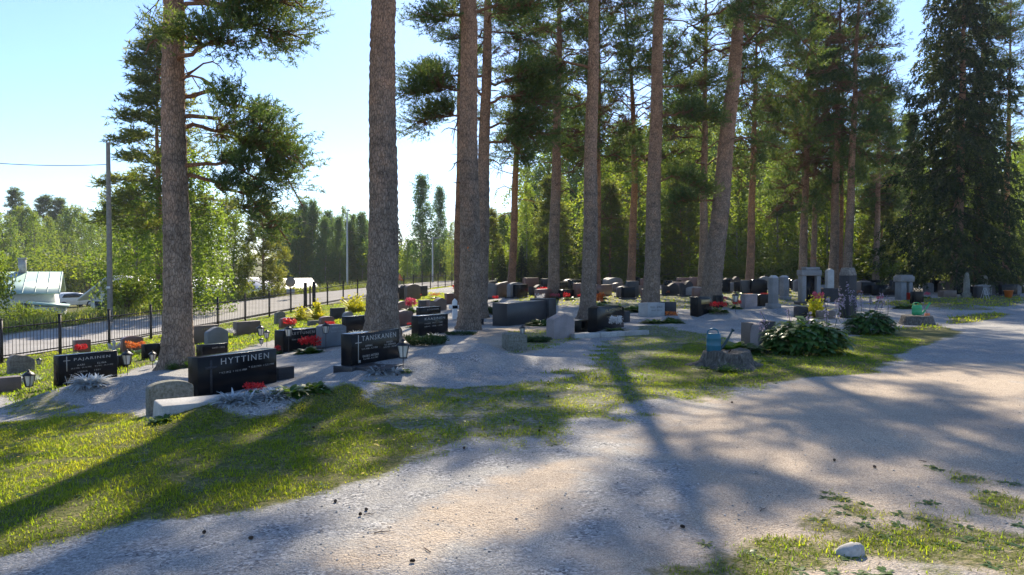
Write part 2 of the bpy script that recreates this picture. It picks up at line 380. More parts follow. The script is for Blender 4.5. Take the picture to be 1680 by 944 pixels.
M['cone'] = plain('pine_cone_scales', (.09, .055, .035), .9, 0, .5)

def stump_mat():
    m, t, N, L, B = newmat('weathered_stump_wood')
    co = nd(N, 'ShaderNodeTexCoord'); mp = nd(N, 'ShaderNodeMapping'); mp.inputs['Scale'].default_value = (9, 9, 1.6); L.new(co.outputs['Object'], mp.inputs[0])
    n = nd(N, 'ShaderNodeTexNoise', i_Scale=3.0, i_Detail=9.0, i_Roughness=.75); L.new(mp.outputs[0], n.inputs[0])
    r = ramp(N, L, n.outputs[0], [(.3, (.022, .018, .014)), (.52, (.10, .09, .075)), (.72, (.28, .26, .235))])
    L.new(r.outputs[0], B.inputs['Base Color']); L.new(bump(N, L, n.outputs[0], 1, .03), B.inputs['Normal']); B.inputs['Roughness'].default_value = .95
    return m
M['stump'] = stump_mat()

def ground_mat():
    m, t, N, L, B = newmat('gravel_and_soil')
    co = nd(N, 'ShaderNodeTexCoord').outputs['Object']
    def noise(s, d=5.0, r=.6):
        n = nd(N, 'ShaderNodeTexNoise', i_Scale=s, i_Detail=d, i_Roughness=r); L.new(co, n.inputs[0]); return n.outputs[0]
    vo = nd(N, 'ShaderNodeTexVoronoi', feature='F1', i_Scale=62.0); L.new(co, vo.inputs['Vector'])
    v2 = nd(N, 'ShaderNodeTexVoronoi', feature='F1', i_Scale=150.0); L.new(co, v2.inputs['Vector'])
    s1 = nd(N, 'ShaderNodeSeparateColor'); L.new(vo.outputs['Color'], s1.inputs[0])
    s2 = nd(N, 'ShaderNodeSeparateColor'); L.new(v2.outputs['Color'], s2.inputs[0])
    st = ramp(N, L, s1.outputs[0], [(0, (.12, .12, .125)), (.35, (.27, .27, .268)), (.7, (.38, .375, .365)), (1, (.58, .565, .545))])
    fine = ramp(N, L, s2.outputs[0], [(0, (.18, .176, .17)), (.5, (.34, .33, .31)), (1, (.52, .50, .465))])
    g = mixc(N, L, ramp(N, L, noise(3.2), [(.4, (0, 0, 0)), (.6, (1, 1, 1))]).outputs[0], st.outputs[0], fine.outputs[0])
    sand = ramp(N, L, s2.outputs[1], [(0, (.27, .22, .17)), (.5, (.45, .37, .29)), (1, (.60, .51, .41))])
    a_s = nd(N, 'ShaderNodeAttribute', attribute_name='sand').outputs['Fac']
    g = mixc(N, L, ramp(N, L, math_(N, L, 'ADD', a_s, math_(N, L, 'MULTIPLY', math_(N, L, 'SUBTRACT', noise(1.4, 6.0), .5), 1.2)), [(.35, (0, 0, 0)), (.65, (1, 1, 1))]).outputs[0], g, sand.outputs[0])
    big = ramp(N, L, noise(.45, 4.0), [(.3, (.78, .78, .80)), (.7, (1.08, 1.06, 1.03))])
    g = mixc(N, L, 1.0, g, big.outputs[0], 'MULTIPLY')
    # dark specks: needles, bark crumbs
    lit = ramp(N, L, noise(38.0, 3.0), [(.66, (0, 0, 0)), (.72, (1, 1, 1))])
    lit2 = ramp(N, L, noise(.9, 3.0), [(.45, (0, 0, 0)), (.7, (.8, .8, .8))])
    g = mixc(N, L, math_(N, L, 'MULTIPLY', lit.outputs[0], lit2.outputs[0]), g, (.075, .055, .04))
    a_g = nd(N, 'ShaderNodeAttribute', attribute_name='grass').outputs['Fac']
    soil = ramp(N, L, noise(24.0, 6.0), [(.3, (.05, .06, .018)), (.5, (.11, .115, .032)), (.72, (.24, .19, .11))])
    gm = ramp(N, L, math_(N, L, 'ADD', a_g, math_(N, L, 'MULTIPLY', math_(N, L, 'SUBTRACT', noise(14.0, 5.0), .5), .9)), [(.35, (0, 0, 0)), (.75, (1, 1, 1))])
    g = mixc(N, L, gm.outputs[0], g, soil.outputs[0])
    a_l = nd(N, 'ShaderNodeAttribute', attribute_name='litter').outputs['Fac']
    g = mixc(N, L, math_(N, L, 'MULTIPLY', a_l, ramp(N, L, noise(30.0, 6.0, .8), [(.35, (.2, .2, .2)), (.6, (1, 1, 1))]).outputs[0]), g, (.10, .065, .042))
    L.new(g, B.inputs['Base Color']); B.inputs['Roughness'].default_value = .95; B.inputs['Specular IOR Level'].default_value = .15
    h = math_(N, L, 'ADD', math_(N, L, 'MULTIPLY', vo.outputs['Distance'], -.6), math_(N, L, 'MULTIPLY', noise(20.0, 8.0), .8))
    h = math_(N, L, 'ADD', h, math_(N, L, 'MULTIPLY', noise(4.5, 3.0), 1.3))
    L.new(bump(N, L, h, .8, .018), B.inputs['Normal']); return m
M['ground'] = ground_mat()

# ------------------------------------------------------------------ ground sheet
def graded(a, b, st, lo, hi, gr):
    c = list(np.arange(a, b + st / 2, st)); s = st
    while c[-1] < hi: s *= gr; c.append(c[-1] + s)
    s = st; f = []
    x = a
    while x > lo: s *= gr; x -= s; f.append(x)
    return np.array(f[::-1] + c)
TREE_SPOTS = []
gx = graded(-9.5, 9.5, .075, -420, 420, 1.09); gy = graded(3.0, 15, .065, -25, 520, 1.035)
XX, YY = np.meshgrid(gx, gy); ZZ = HT(XX, YY)
near = (np.hypot(XX, YY) < 60)
ZZ = ZZ + near * (0.02 * (fbm(XX * 1.3, YY * 1.3, 5) - .5) + 0.05 * (fbm(XX * .35, YY * .35, 8) - .5) * sst(60, 30, np.hypot(XX, YY)))
def ground_z(x, y):
    x = np.asarray(x, float); y = np.asarray(y, float)
    return HT(x, y) + 0.02 * (fbm(x * 1.3, y * 1.3, 5) - .5) + 0.05 * (fbm(x * .35, y * .35, 8) - .5)
g = MB(); ny, nx = XX.shape
i = np.arange(ny - 1)[:, None] * nx + np.arange(nx - 1)[None]
g.add(np.stack([XX, YY, ZZ], -1).reshape(-1, 3), np.stack([i, i + 1, i + nx + 1, i + nx], -1).reshape(-1, 4))
go = g.build('ground', M['ground'], smooth=True); tag(go, kind='structure')
GC = grass_cover(XX, YY)
def setattr_(me, n, v):
    a = me.attributes.new(n, 'FLOAT', 'POINT'); a.data.foreach_set('value', v.ravel().astype(np.float32))
setattr_(go.data, 'grass', GC)
SANDP = gpoly([(1000, 960), (1150, 760), (1000, 720), (1200, 650), (1500, 600), (1720, 590), (1760, 960)])
sand = sst(-1.0, 1.0, poly_sd(XX, YY, SANDP)) * .75
SAND2 = gpoly([(420, 960), (600, 860), (720, 820), (800, 770), (1000, 740), (980, 860), (700, 960)])
sand = np.maximum(sand, .5 * sst(-.6, .6, poly_sd(XX, YY, SAND2)))
SAND3 = gpoly([(780, 545), (900, 530), (960, 545), (860, 580), (790, 570)])
sand = np.maximum(sand, .9 * sst(-.5, .5, poly_sd(XX, YY, SAND3)))
setattr_(go.data, 'sand', sand + .12)

# ------------------------------------------------------------------ trees: parts
def unit(a): return a / (np.linalg.norm(a, axis=-1, keepdims=True) + 1e-9)
def rdir(rng, n): return unit(rng.normal(size=(n, 3)))
def spikes(mb, rng, base, dirs, L, nc, cl, cw, spread=.8):
    """needle bunches: nc tapered triangles round each shoot"""
    n = len(base)
    s = rng.random((n, nc, 1)) * np.broadcast_to(np.asarray(L, float).reshape(-1, 1, 1), (n, 1, 1))
    o = base[:, None] + dirs[:, None] * s
    d = unit(dirs[:, None] * .55 + rdir(rng, n * nc).reshape(n, nc, 3) * spread)
    w_ = unit(np.cross(d, rdir(rng, n * nc).reshape(n, nc, 3))) * cw * .5 * (.7 + .6 * rng.random((n, nc, 1)))
    l = cl * (.7 + .6 * rng.random((n, nc, 1)))
    P = np.stack([o - w_, o + w_, o + d * l], 2).reshape(-1, 3, 3)
    t = np.repeat(rng.random(n), nc) * .7 + rng.random(n * nc) * .3
    mb.tris(P, t)
def bez(p0, p1, p2, n):
    t = np.linspace(0, 1, n)[:, None]; return (1 - t) ** 2 * p0 + 2 * t * (1 - t) * p1 + t * t * p2
def pad(nm, bm, rng, c, r, n, L=.3, nc=12, cl=.11, cw=.022, hub=None, twigs=.35, tr=.008):
    """a cushion of pine shoots round c carried by thin twigs"""
    c = np.array(c, float); r = np.array(r, float)
    u = rdir(rng, n) * (rng.random((n, 1)) ** .45); u[:, 2] = u[:, 2] * .8
    p = c + u * r
    hubp = np.array(hub if hub is not None else c - np.array([0, 0, r[2] * .5]), float)
    d = unit(unit(p - hubp) + np.array([0, 0, .35]) + .5 * rdir(rng, n))
    spikes(nm, rng, p - d * L * .5, d, L, nc, cl, cw)
    for q in p[:int(n * twigs)]:
        m = hubp * .45 + q * .55 + rng.normal(size=3) * r * .12 - np.array([0, 0, .05])
        bm.tube(bez(hubp, m, q, 4), np.linspace(tr, tr * .4, 4), 3, False)
def limb(nm, bm, rng, p0, az, L, rise, r0, pads=3, pr=.7, dens=1, nc=10, cl=.14, cw=.032, droop=0, flat=.5):
    p0 = np.array(p0, float); h = np.array([math.cos(az), math.sin(az), 0])
    p2 = p0 + h * L + np.array([0, 0, rise * L]); side = np.array([-h[1], h[0], 0])
    p1 = p0 + h * L * .5 + np.array([0, 0, rise * L * .5 + (.22 if droop else -.06) * L]) + side * rng.normal() * .12 * L
    if droop: p2 = p2 - np.array([0, 0, droop * L])
    B = bez(p0, p1, p2, 9); B[1:-1] += rng.normal(size=(7, 3)) * .025 * L
    bm.tube(B, np.linspace(r0, r0 * .3, 9), 6, False)
    for k in range(pads):
        t = 1 - k * .55 / max(1, pads) - .05 * rng.random(); q = B[int(t * 8)]
        off = side * rng.normal() * .32 * L * .6 + np.array([0, 0, .12 * L * rng.random()]) if k else 0
        rr = pr * (.7 + .7 * rng.random()) * (1 if k == 0 else .8)
        pad(nm, bm, rng, q + off, (rr, rr, rr * flat), int(34 * dens), .34, nc, cl, cw, hub=q - h * rr * .5, twigs=.3, tr=.012)
def dead(bm, rng, p0, az, L, r0=.02, droop=.1):
    p0 = np.array(p0, float); h = np.array([math.cos(az), math.sin(az), 0])
    n = 7; P = [p0]; d = h + np.array([0, 0, .2])
    for k in range(n): d = unit(d + rng.normal(size=3) * .28 - np.array([0, 0, droop])); P.append(P[-1] + d * L / n)
    bm.tube(P, np.linspace(r0, r0 * .25, n + 1), 5, False)
    for k in range(3):
        q = P[2 + k]; e = unit(d + rng.normal(size=3) * .8)
        bm.tube([q, q + e * L * .2, q + e * L * .3 + rng.normal(size=3) * .05 * L], [r0 * .4, r0 * .3, r0 * .15], 4, False)
def trunk_mesh(rng, H, rb, rt, top, sides=20, step=.12, rough=.018, bend=0):
    n = max(14, int(H / step)); z = np.linspace(-.25, H, n); t = np.clip(z / H, 0, 1)
    r = rb + (rt - rb) * t ** .85 + rb * .24 * np.exp(-np.maximum(z, 0) / .25) * (z < 3)
    r = r * (1 - .6 * np.clip((t - .5) / .5, 0, 1))
    x = top[0] * t + bend * np.sin(t * math.pi) + .02 * np.sin(z * 1.1 + rng.random() * 6); y = top[1] * t + .02 * np.cos(z * .9)
    mb = MB(); a = np.arange(sides) * 2 * np.pi / sides
    lobes = 1 + .05 * np.sin(3 * a + 1) + .04 * np.sin(5 * a + z[:, None] * .3)
    fl = 1 + (.18 * np.sin(4 * a + rng.random() * 6) + .1 * np.sin(7 * a))[None] * np.exp(-np.maximum(z, 0) / .3)[:, None]
    rr = r[:, None] * lobes * fl + rough * (rng.random((n, sides)) - .5)
    v = np.stack([x[:, None] + rr * np.cos(a), y[:, None] + rr * np.sin(a), np.repeat(z[:, None], sides, 1)], -1).reshape(-1, 3)
    i = np.arange(n - 1)[:, None] * sides; j = np.arange(sides)[None]; k = (j + 1) % sides
    mb.add(v, np.stack([i + j, i + k, i + sides + k, i + sides + j], -1).reshape(-1, 4))
    return mb, (lambda h: np.array([np.interp(h, z, x), np.interp(h, z, y), h])), (lambda h: float(np.interp(h, z, r)))

# crown prototypes of the tall pines: axis from z = 0 (lowest live limb) upwards
def pine_crown(seed, Hc=11, rad=2.6, nl=30, dens=1.0, nc=14, cl=.13, cw=.029, low=0.0):
    rng = np.random.default_rng(seed); nm, bm = MB(), MB()
    for k in range(nl):
        t = (k + rng.random() * .8) / nl; z = t * Hc
        L = rad * (.55 + .75 * math.sin(math.pi * min(1, .18 + t * .85))) * (.65 + .55 * rng.random())
        limb(nm, bm, rng, (0, 0, z), k * 2.4 + rng.normal() * .4, L, -.15 + .55 * t, .05 * (1 - .6 * t), 4, .68, dens, nc, cl, cw, droop=.12 * (1 - t), flat=.75)
    for k in range(5): dead(bm, rng, (0, 0, -.3 - rng.random() * 2.6), rng.random() * 6.28, 1 + rng.random() * 1.2)
    return nm.mesh('crown', M['pine']), bm.mesh('branches', M['limb'])
CROWNS = [pine_crown(11, 11, 3.0, 42, 1.15), pine_crown(12, 12, 3.3, 42, 1.1), pine_crown(13, 10, 2.8, 36, 1.1), pine_crown(14, 12, 2.8, 34, 1.0), pine_crown(15, 9, 2.3, 20, .75), pine_crown(16, 9, 2.5, 18, .75)]

def lean_of(pxb, pxt, Y): return (pxt - pxb) / F * Y / (445 / F * Y + EYE)       # metres sideways per metre up
def pine(label, px, py, wpx, px_top, Hh=21, cb=9, var=0, Y=None, mat='bark', csc=1.0, group='tall pines among the graves', bend=0, limbs=(), deads=(), fine=False, rot=None):
    g0 = gp(px, py) if Y is None else Vector(((px - CX) / F * Y, Y, hz((px - CX) / F * Y, Y)))
    rng = np.random.default_rng(int(px * 7 + py))
    rb = wpx / F * g0.y / 2; lean = lean_of(px, px_top, g0.y)
    t = thing('pine_tree', label, 'pine tree', g0, 0, group)
    tm, ax, rad = trunk_mesh(rng, Hh, rb, rb * .28, (lean * Hh, 0), 26 if fine else 14, .06 if fine else .2, .03 * rb / .3 if fine else .02, bend)
    tm.build('trunk', M[mat], t, smooth=True)
    me, be = CROWNS[var % len(CROWNS)]
    a = ax(cb)
    for nme, m in (('crown', me), ('branches', be)):
        o = bpy.data.objects.new(nme, m); C.objects.link(o); o.parent = t; o.location = a
        s = csc * (Hh - cb + .6) / 11.0; o.scale = (csc, csc, s if s > .4 else .4); o.rotation_euler = (0, lean, rng.random() * 6.28 if rot is None else rot)
    if limbs or deads:
        for (h, az, L, rise, pads, pr, dens, droop) in limbs:
            nm, bm = MB(), MB(); limb(nm, bm, rng, ax(h), R(az), L, rise, .05, pads, pr, dens * 1.5, 20, .10, .02, droop, .8)
            o = bm.build('limb', M['limb'], t, smooth=True); nm.build('limb_needles', M['pine'], o)
        for (h, az, L) in deads:
            bm = MB(); dead(bm, rng, ax(h), R(az), L, .03); bm.build('dead_branch', M['limb'], t, smooth=True)
    TREE_SPOTS.append((g0.x, g0.y, rb))
    return t, g0, ax

# ------------------------------------------------------------------ helpers: leaves, blades, plants
def leaves(mb, rng, P, size, hang=0.0, tint=None, asp=.6):
    n = len(P); a = rdir(rng, n); a[:, 2] -= hang; a = unit(a)
    b = unit(np.cross(a, rdir(rng, n))); s = size * (.6 + .8 * rng.random((n, 1)))
    nrm = np.cross(a, b) * .18
    Q = np.stack([P, P + (a * .5 + b * .5 * asp + nrm) * s, P + a * s, P + (a * .5 - b * .5 * asp + nrm) * s], 1)
    mb.quads(Q, rng.random(n) if tint is None else tint)
def blades(mb, rng, base, az, L, W, elev, curl, prof=(1, .75, .05), tint=None):
    base = np.asarray(base, float); n = len(base); m = len(prof)
    L = np.broadcast_to(L, (n,)); W = np.broadcast_to(W, (n,)); elev = np.broadcast_to(elev, (n,)); curl = np.broadcast_to(curl, (n,))
    side = np.stack([-np.sin(az), np.cos(az), np.zeros(n)], -1); p = base.copy(); rows = []
    for k in range(m):
        rows.append(np.stack([p - side * (W * prof[k] * .5)[:, None], p + side * (W * prof[k] * .5)[:, None]], 1))
        e = elev - curl * (k + .5) / (m - 1)
        p = p + np.stack([np.cos(az) * np.cos(e), np.sin(az) * np.cos(e), np.sin(e)], -1) * (L / (m - 1))[:, None]
    v = np.stack(rows, 1).reshape(-1, 3); o = np.arange(n)[:, None] * (2 * m)
    f = np.concatenate([o + np.array([[2 * k, 2 * k + 1, 2 * k + 3, 2 * k + 2]]) for k in range(m - 1)])
    mb.add(v, f, np.repeat(rng.random(n) if tint is None else tint, 2 * m))
LEAFP = (.12, .75, 1.0, .7, .08)
def tuft(mb, rng, c, r, n, L, W, prof=LEAFP, e=(.3, 1.3), curl=1.2, flat=1):
    a = rng.random(n) * 6.283; q = np.sqrt(rng.random(n)) * r
    b = np.stack([c[0] + np.cos(a) * q, c[1] + np.sin(a) * q * flat, np.full(n, c[2])], -1)
    blades(mb, rng, b, a + rng.normal(size=n) * .5, L * (.6 + .6 * rng.random(n)), W * (.7 + .5 * rng.random(n)), e[0] + (e[1] - e[0]) * rng.random(n) * (1 - .5 * q / max(r, 1e-3)), curl, prof)

# ------------------------------------------------------------------ trees: the pines among the graves
pine('thick grey-barked pine at the left, rising behind the black headstones beside the fence', 290, 604, 47, 288, 18, 9.6, 4, fine=True,
     limbs=[(4.0, 8, 1.9, .02, 3, .42, 1.2, .25), (4.7, 25, 2.3, -.05, 4, .6, 1.7, .3), (5.4, 0, 2.6, -.1, 4, .55, 1.6, .45), (5.0, 40, 2.7, -.1, 4, .6, 1.6, .5), (3.7, 20, 2.2, .0, 4, .5, 1.5, .55),
            (6.0, -35, 2.0, .12, 3, .6, 1.8, .05), (6.5, 5, 2.5, .1, 4, .65, 1.7, .05), (6.9, -12, 2.8, .12, 4, .65, 1.7, .1), (7.4, 25, 2.6, .12, 4, .65, 1.6, 0), (7.9, 200, 1.5, .2, 2, .4, 1, 0)],
     deads=[(5.7, -8, 1.7), (6.6, 175, .8), (6.2, 170, .9), (4.9, 165, .35), (5.6, -20, 1.4)])
pine('thickest pine, rough grey trunk straight behind the tall black headstone left of centre', 625, 566, 54, 630, 20, 11.5, 0, fine=True, csc=1.2, rot=2.355, limbs=[(8.6, 190, 2.0, .1, 3, .5, 1, 0), (9.3, 160, 2.4, .1, 3, .6, 1, 0)])
pine('pine with a raw orange scar on its trunk, close against a second pine', 770, 541, 36, 768, 26, 15, 0, fine=True, csc=1.2, rot=0,
     limbs=[(8.6, 15, 2.3, .25, 3, .8, 2.0, .1), (8.4, 185, 1.3, .05, 3, .6, 1.2, .1)],
     deads=[(5.2, 170, .9), (4.6, 185, .8), (5.9, 160, 1.1), (4.0, 190, .6), (3.6, 175, .5)])
pine('dark pine close behind the scarred pine, leaning slightly to the right', 787, 522, 25, 801, 17, 9.2, 2, fine=True, csc=.75, rot=1.57,
     limbs=[(6.6, 175, 2.7, .05, 4, .8, 2.6, .12), (7.4, 190, 3.0, .05, 4, .9, 2.8, .1), (8.2, 165, 3.0, .1, 4, .9, 2.6, 0), (6.4, 0, 2.2, .05, 4, .8, 2.8, .15), (7.2, -15, 2.4, .05, 4, .9, 3, .1), (8.0, 10, 2.4, .1, 4, .9, 3, 0), (5.9, 20, 1.9, -.1, 3, .6, 1.8, .2)],
     deads=[(5.6, 160, 1.6), (5.2, 10, 1.2)])
pine('slim reddish pine trunk partly hidden on the left side of the scarred pine', 749, 500, 12, 757, 17, 11, 4, Y=30, csc=.5, mat='bark_red')
pine('slender leaning pine with bare curving twigs, between the scarred pine and the long black monument', 839, 480, 14, 856, 17, 7.6, 1, mat='bark_red', csc=.8,
     deads=[(7.5, 180, 2.6), (6.7, 175, 2.9), (5.8, 185, 2.4), (8.2, 0, 2.0), (5.2, 5, 2.0), (4.5, 170, 1.6)])
pine('grey pine standing behind the right end of the long black monument', 907, 490, 20, 918, 20, 7.2, 2, csc=.95, limbs=[(8, 180, 2.4, 0, 3, .8, 1.6, .1), (7.4, 0, 2.2, 0, 3, .7, 1.4, .15)], deads=[(6, 10, 2), (6.6, 180, 2), (5.2, 0, 1.4)])
pine('straight pine, pinkish above and grey below, just left of the centre-right black headstone', 965, 524, 26, 973, 22, 11, 3, csc=1.0, rot=.785, fine=True, limbs=[(8.2, 190, 2.0, 0, 3, .5, 1.4, .1)])
pine('thin orange-lit pine trunk tight behind the straight pinkish pine', 981, 484, 9, 983, 19, 7, 0, mat='bark_red')
pine('slim pine whose reddish upper stem curves to the left, right of centre', 1034, 477, 14, 1017, 19, 7.4, 1, mat='bark_red', csc=1.0, bend=.5, deads=[(6, 0, 2), (7, 180, 1.5), (8, 10, 1.8)])
pine('smooth grey-pink pine rising behind the pale and dark pair of low headstones', 1068, 506, 27, 1079, 23, 12.5, 4, csc=.75, rot=5.495, fine=True, limbs=[(7.6, -8, 2.6, 0, 4, .8, 2.2, .12), (5.2, -5, 2.4, -.1, 4, .7, 2.2, .15), (9, 10, 2.6, .1, 4, .8, 2, 0)])
pine('big grey pine leaning right behind the headstone with the gilded panel', 1166, 500, 33, 1213, 21.5, 10.5, 1, csc=1.2, rot=.785, fine=True, limbs=[(8.2, 185, 2.4, .05, 4, .7, 2.2, .05), (4.4, 185, 2.4, 0, 4, .6, 2, .1), (7.0, -5, 2.4, .05, 2, .5, .8, .2)], deads=[(7.2, 0, 2.4), (6, 10, 1.8)])
pine('upright dark pine immediately behind the big leaning grey pine', 1153, 479, 15, 1156, 20, 6.6, 1, csc=1.05)
pine('slim bright orange pine trunk between the leaning pine and the tall grave pillars', 1230, 474, 14, 1240, 19, 8, 2, mat='bark_red', csc=.95, deads=[(7.6, 0, 2.4), (6.5, 180, 2), (5.2, 5, 2.0), (8.4, 180, 2)])
pine('dark pine directly behind the pair of tall grey grave pillars', 1316, 472, 14, 1329, 20, 5.6, 0, csc=1.05)
pine('thinner dark pine to the right of the pine behind the grave pillars', 1334, 471, 10, 1340, 19, 6.5, 2, csc=.8)
pine('stout dark pine behind the grey stone gateway monument', 1367, 474, 16, 1375, 20, 7.6, 1)
pine('narrow reddish pine squeezed between two darker pines behind the obelisk', 1379, 471, 8, 1381, 19, 8, 1, mat='bark_red', csc=.8)
pine('tall pale-barked pine rising from just behind the top of the obelisk', 1390, 477, 15, 1404, 21, 9, 2)
pine('grey pine with a small crown open to the sky, left of the big dark spruce', 1437, 468, 11, 1444, 16, 6.2, 3, csc=.75)
pine('slim pine with sunlit brown base at the far right behind the spruce boughs', 1650, 476, 11, 1652, 18, 8.5, 1, mat='bark_red', csc=.8)
pine('short-looking brown pine trunk under the spruce boughs, right of the spruce trunk', 1605, 477, 14, 1608, 20, 9, 0, mat='bark_red', csc=.7)
# raw scar on the bark
# the big spruce at the right
def spruce(H=21, rad=3.7, seed=5, base=1.6, n_l=110, nc=16, cl=.19, cw=.06, shoots=26):
    rng = np.random.default_rng(seed); nm, bm = MB(), MB()
    for k in range(n_l):
        t = k / n_l; z = base + (H - base - .3) * t; az = k * 2.399 + rng.normal() * .3
        L = rad * (1 - t) ** .75 * (.6 + .55 * rng.random()) + .15
        h = np.array([math.cos(az), math.sin(az), 0]); p0 = np.array([0, 0, z])
        B = bez(p0, p0 + h * L * .55 - np.array([0, 0, .18 * L]), p0 + h * L - np.array([0, 0, (.42 - .3 * t) * L]), 8)
        bm.tube(B, np.linspace(.035, .008, 8), 5, False)
        n = int(shoots * max(.3, L / rad) + 4); s = .2 + .8 * rng.random(n); q = np.stack([np.interp(s * 7, range(8), B[:, c]) for c in range(3)], -1)
        side = np.array([-h[1], h[0], 0]); q = q + side * (rng.normal(size=(n, 1)) * .26 * L * s[:, None] * .6)
        d = unit(h * .35 + side * rng.normal(size=(n, 1)) * .4 + np.array([0, 0, -1.0]) * (.4 + .9 * rng.random((n, 1))))
        ln = (.35 + .75 * rng.random(n)) * min(1, L)
        spikes(nm, rng, q, d, ln, nc, cl, cw, .55)
    return nm, bm
g0 = Vector(((1570 - CX) / F * 42, 42, hz((1570 - CX) / F * 42, 42)))
sp = thing('spruce_tree', 'huge dark drooping spruce with boughs hanging almost to the ground at the right', 'spruce', g0)
rng = np.random.default_rng(3)
tm, ax, rad_ = trunk_mesh(rng, 23, .33, .03, (.3, 0), 14, .25); tm.build('trunk', M['bark'], sp, smooth=True)
nm, bm = spruce(23, 4.1, 5, 1.5, 240, 18, .2, .07, 38); o = nm.build('crown', M['spruce'], sp); bm.build('branches', M['bark_dark'], sp)

# ------------------------------------------------------------------ trees: prototypes for the background
def p_pine(seed, H=17, cbf=.36, rad=2.9, olive=False):
    rng = np.random.default_rng(seed); nm, bm = MB(), MB()
    n = 44
    for k in range(n):
        t = k / n; z = H * (cbf + (1 - cbf) * t); L = rad * (1 - t * .8) * (.6 + .6 * rng.random())
        limb(nm, bm, rng, (0, 0, z), k * 2.4 + rng.normal() * .4, L, -.1 + .55 * t, .04, 4, .72, .62, 8, .24, .06, droop=.1, flat=.75)
    for k in range(10): dead(bm, rng, (0, 0, H * cbf * (.35 + .65 * rng.random())), rng.random() * 6.3, 1.6, .018)
    tm, _, _ = trunk_mesh(rng, H, .17, .03, (rng.normal() * .3, 0), 9, .4)
    return [('trunk', tm, M['bark_red'] if olive else M['bark'], True), ('branches', bm, M['twig'], False), ('crown', nm, M['pine_olive'] if olive else M['pine'], False)]
def p_birch(seed, H=14, cbf=.22, rad=2.6, leaf=.17, mat='birch', weep=1.0, n_l=60, per=105, cone=False):
    rng = np.random.default_rng(seed); lm, bm = MB(), MB()
    for k in range(n_l):
        t = (k + rng.random()) / n_l; z = H * (cbf + (.97 - cbf) * t); az = k * 2.4 + rng.normal() * .5
        L = rad * math.sin(math.pi * (.22 + .76 * t)) ** .8 * (.5 + .6 * rng.random())
        if cone: L = rad * (1.02 - t) ** .75 * min(1, .45 + 4 * t) * (.6 + .7 * rng.random())
        h = np.array([math.cos(az), math.sin(az), 0]); p0 = np.array([0, 0, z - .25 * L])
        B = bez(p0, p0 + h * L * .5 + np.array([0, 0, .55 * L]), p0 + h * L + np.array([0, 0, (.55 - .45 * weep) * L]), 7)
        bm.tube(B, np.linspace(.035, .008, 7), 4, False)
        ns = max(3, int(9 * L / rad + 2)); m = per // ns + 1
        for s in range(ns):
            q = B[2 + int(rng.random() * 5)] + rng.normal(size=3) * .28 * np.array([1, 1, .6])
            u = rng.random((m, 1)); D = weep * (.5 + 1.5 * rng.random())
            P = q + u * np.array([h[0] * .2, h[1] * .2, -D]) + rng.normal(size=(m, 3)) * np.array([.15, .15, .18]) * (1.6 - .8 * weep)
            leaves(lm, rng, P, leaf, .6, np.clip(rng.random() * .6 + rng.random(m) * .4, 0, 1))
    tm, _, _ = trunk_mesh(rng, H * .93, .13, .02, (rng.normal() * .4, 0), 8, .5)
    return [('trunk', tm, M['birch_bark'], True), ('branches', bm, M['twig'], False), ('crown', lm, M[mat], False)]
def p_spruce(seed, H=15, rad=2.4):
    rng = np.random.default_rng(seed); nm, bm = spruce(H, rad, seed, .5, 80, 9, .26, .11, 16)
    tm, _, _ = trunk_mesh(rng, H, .16, .02, (0, 0), 8, .5)
    return [('trunk', tm, M['bark_dark'], True), ('branches', bm, M['bark_dark'], False), ('crown', nm, M['spruce'], False)]
def p_bush(seed, rad=1.5, h=1.8, n=2600, leaf=.12, mat='bush'):
    rng = np.random.default_rng(seed); lm, bm = MB(), MB()
    for k in range(14):
        az = rng.random() * 6.28; e = np.array([math.cos(az) * rad * .7 * rng.random(), math.sin(az) * rad * .7 * rng.random(), h * (.45 + .5 * rng.random())])
        bm.tube(bez(np.zeros(3), e * np.array([.3, .3, .7]), e, 5), np.linspace(.03, .008, 5), 4, False)
        m = n // 14; u = rdir(rng, m) * rng.random((m, 1)) ** .4 * np.array([rad * .5, rad * .5, h * .34])
        P = e + u; P = P[P[:, 2] > .03]
        leaves(lm, rng, P, leaf, .1, np.clip(rng.random() * .5 + rng.random(len(P)) * .5, 0, 1))
    return [('stems', bm, M['twig'], False), ('foliage', lm, M[mat], False)]
PROTO = {}
def proto(key, parts, name): PROTO[key] = ([(n, mb.mesh(n, m, s)) for n, mb, m, s in parts], name)
proto('pine1', p_pine(21), 'pine_tree'); proto('pine5', p_pine(25, 17, .3, 2.9, True), 'pine_tree'); proto('pine2', p_pine(22, 16, .45, 2.5), 'pine_tree'); proto('pine3', p_pine(23, 12, .1, 3.3, True), 'pine_tree')
proto('birch4', p_birch(34, 12, .06, 3.0, .18, 'birch', 1.3, 64, 200), 'birch_tree'); proto('pine4', p_pine(24, 9, .04, 3.4, True), 'pine_tree'); proto('birch1', p_birch(31, n_l=48), 'birch_tree'); proto('birch2', p_birch(32, 13, .12, 2.4, .19, 'birch_pale', 1.0, 50, 120), 'birch_tree')
proto('birch3', p_birch(33, 12, .08, 2.9, .2, 'birch', 1.25, 54, 135), 'birch_tree')
proto('pop1', p_birch(41, 15, .1, 2.3, .2, 'poplar', .15, 80, 160, True), 'poplar_tree'); proto('pop2', p_birch(42, 13, .22, 1.8, .2, 'poplar', .35, 56, 150, True), 'aspen_tree')
proto('spruce1', p_spruce(51), 'spruce_tree'); proto('spruce2', p_spruce(52, 13, 1.9), 'spruce_tree')
proto('bush1', p_bush(61), 'shrub'); proto('bush2', p_bush(62, 1.3, 1.3, 2400, .11, 'bush_yellow'), 'shrub'); proto('bush3', p_bush(63, 1.9, 2.6, 3000, .15), 'shrub')
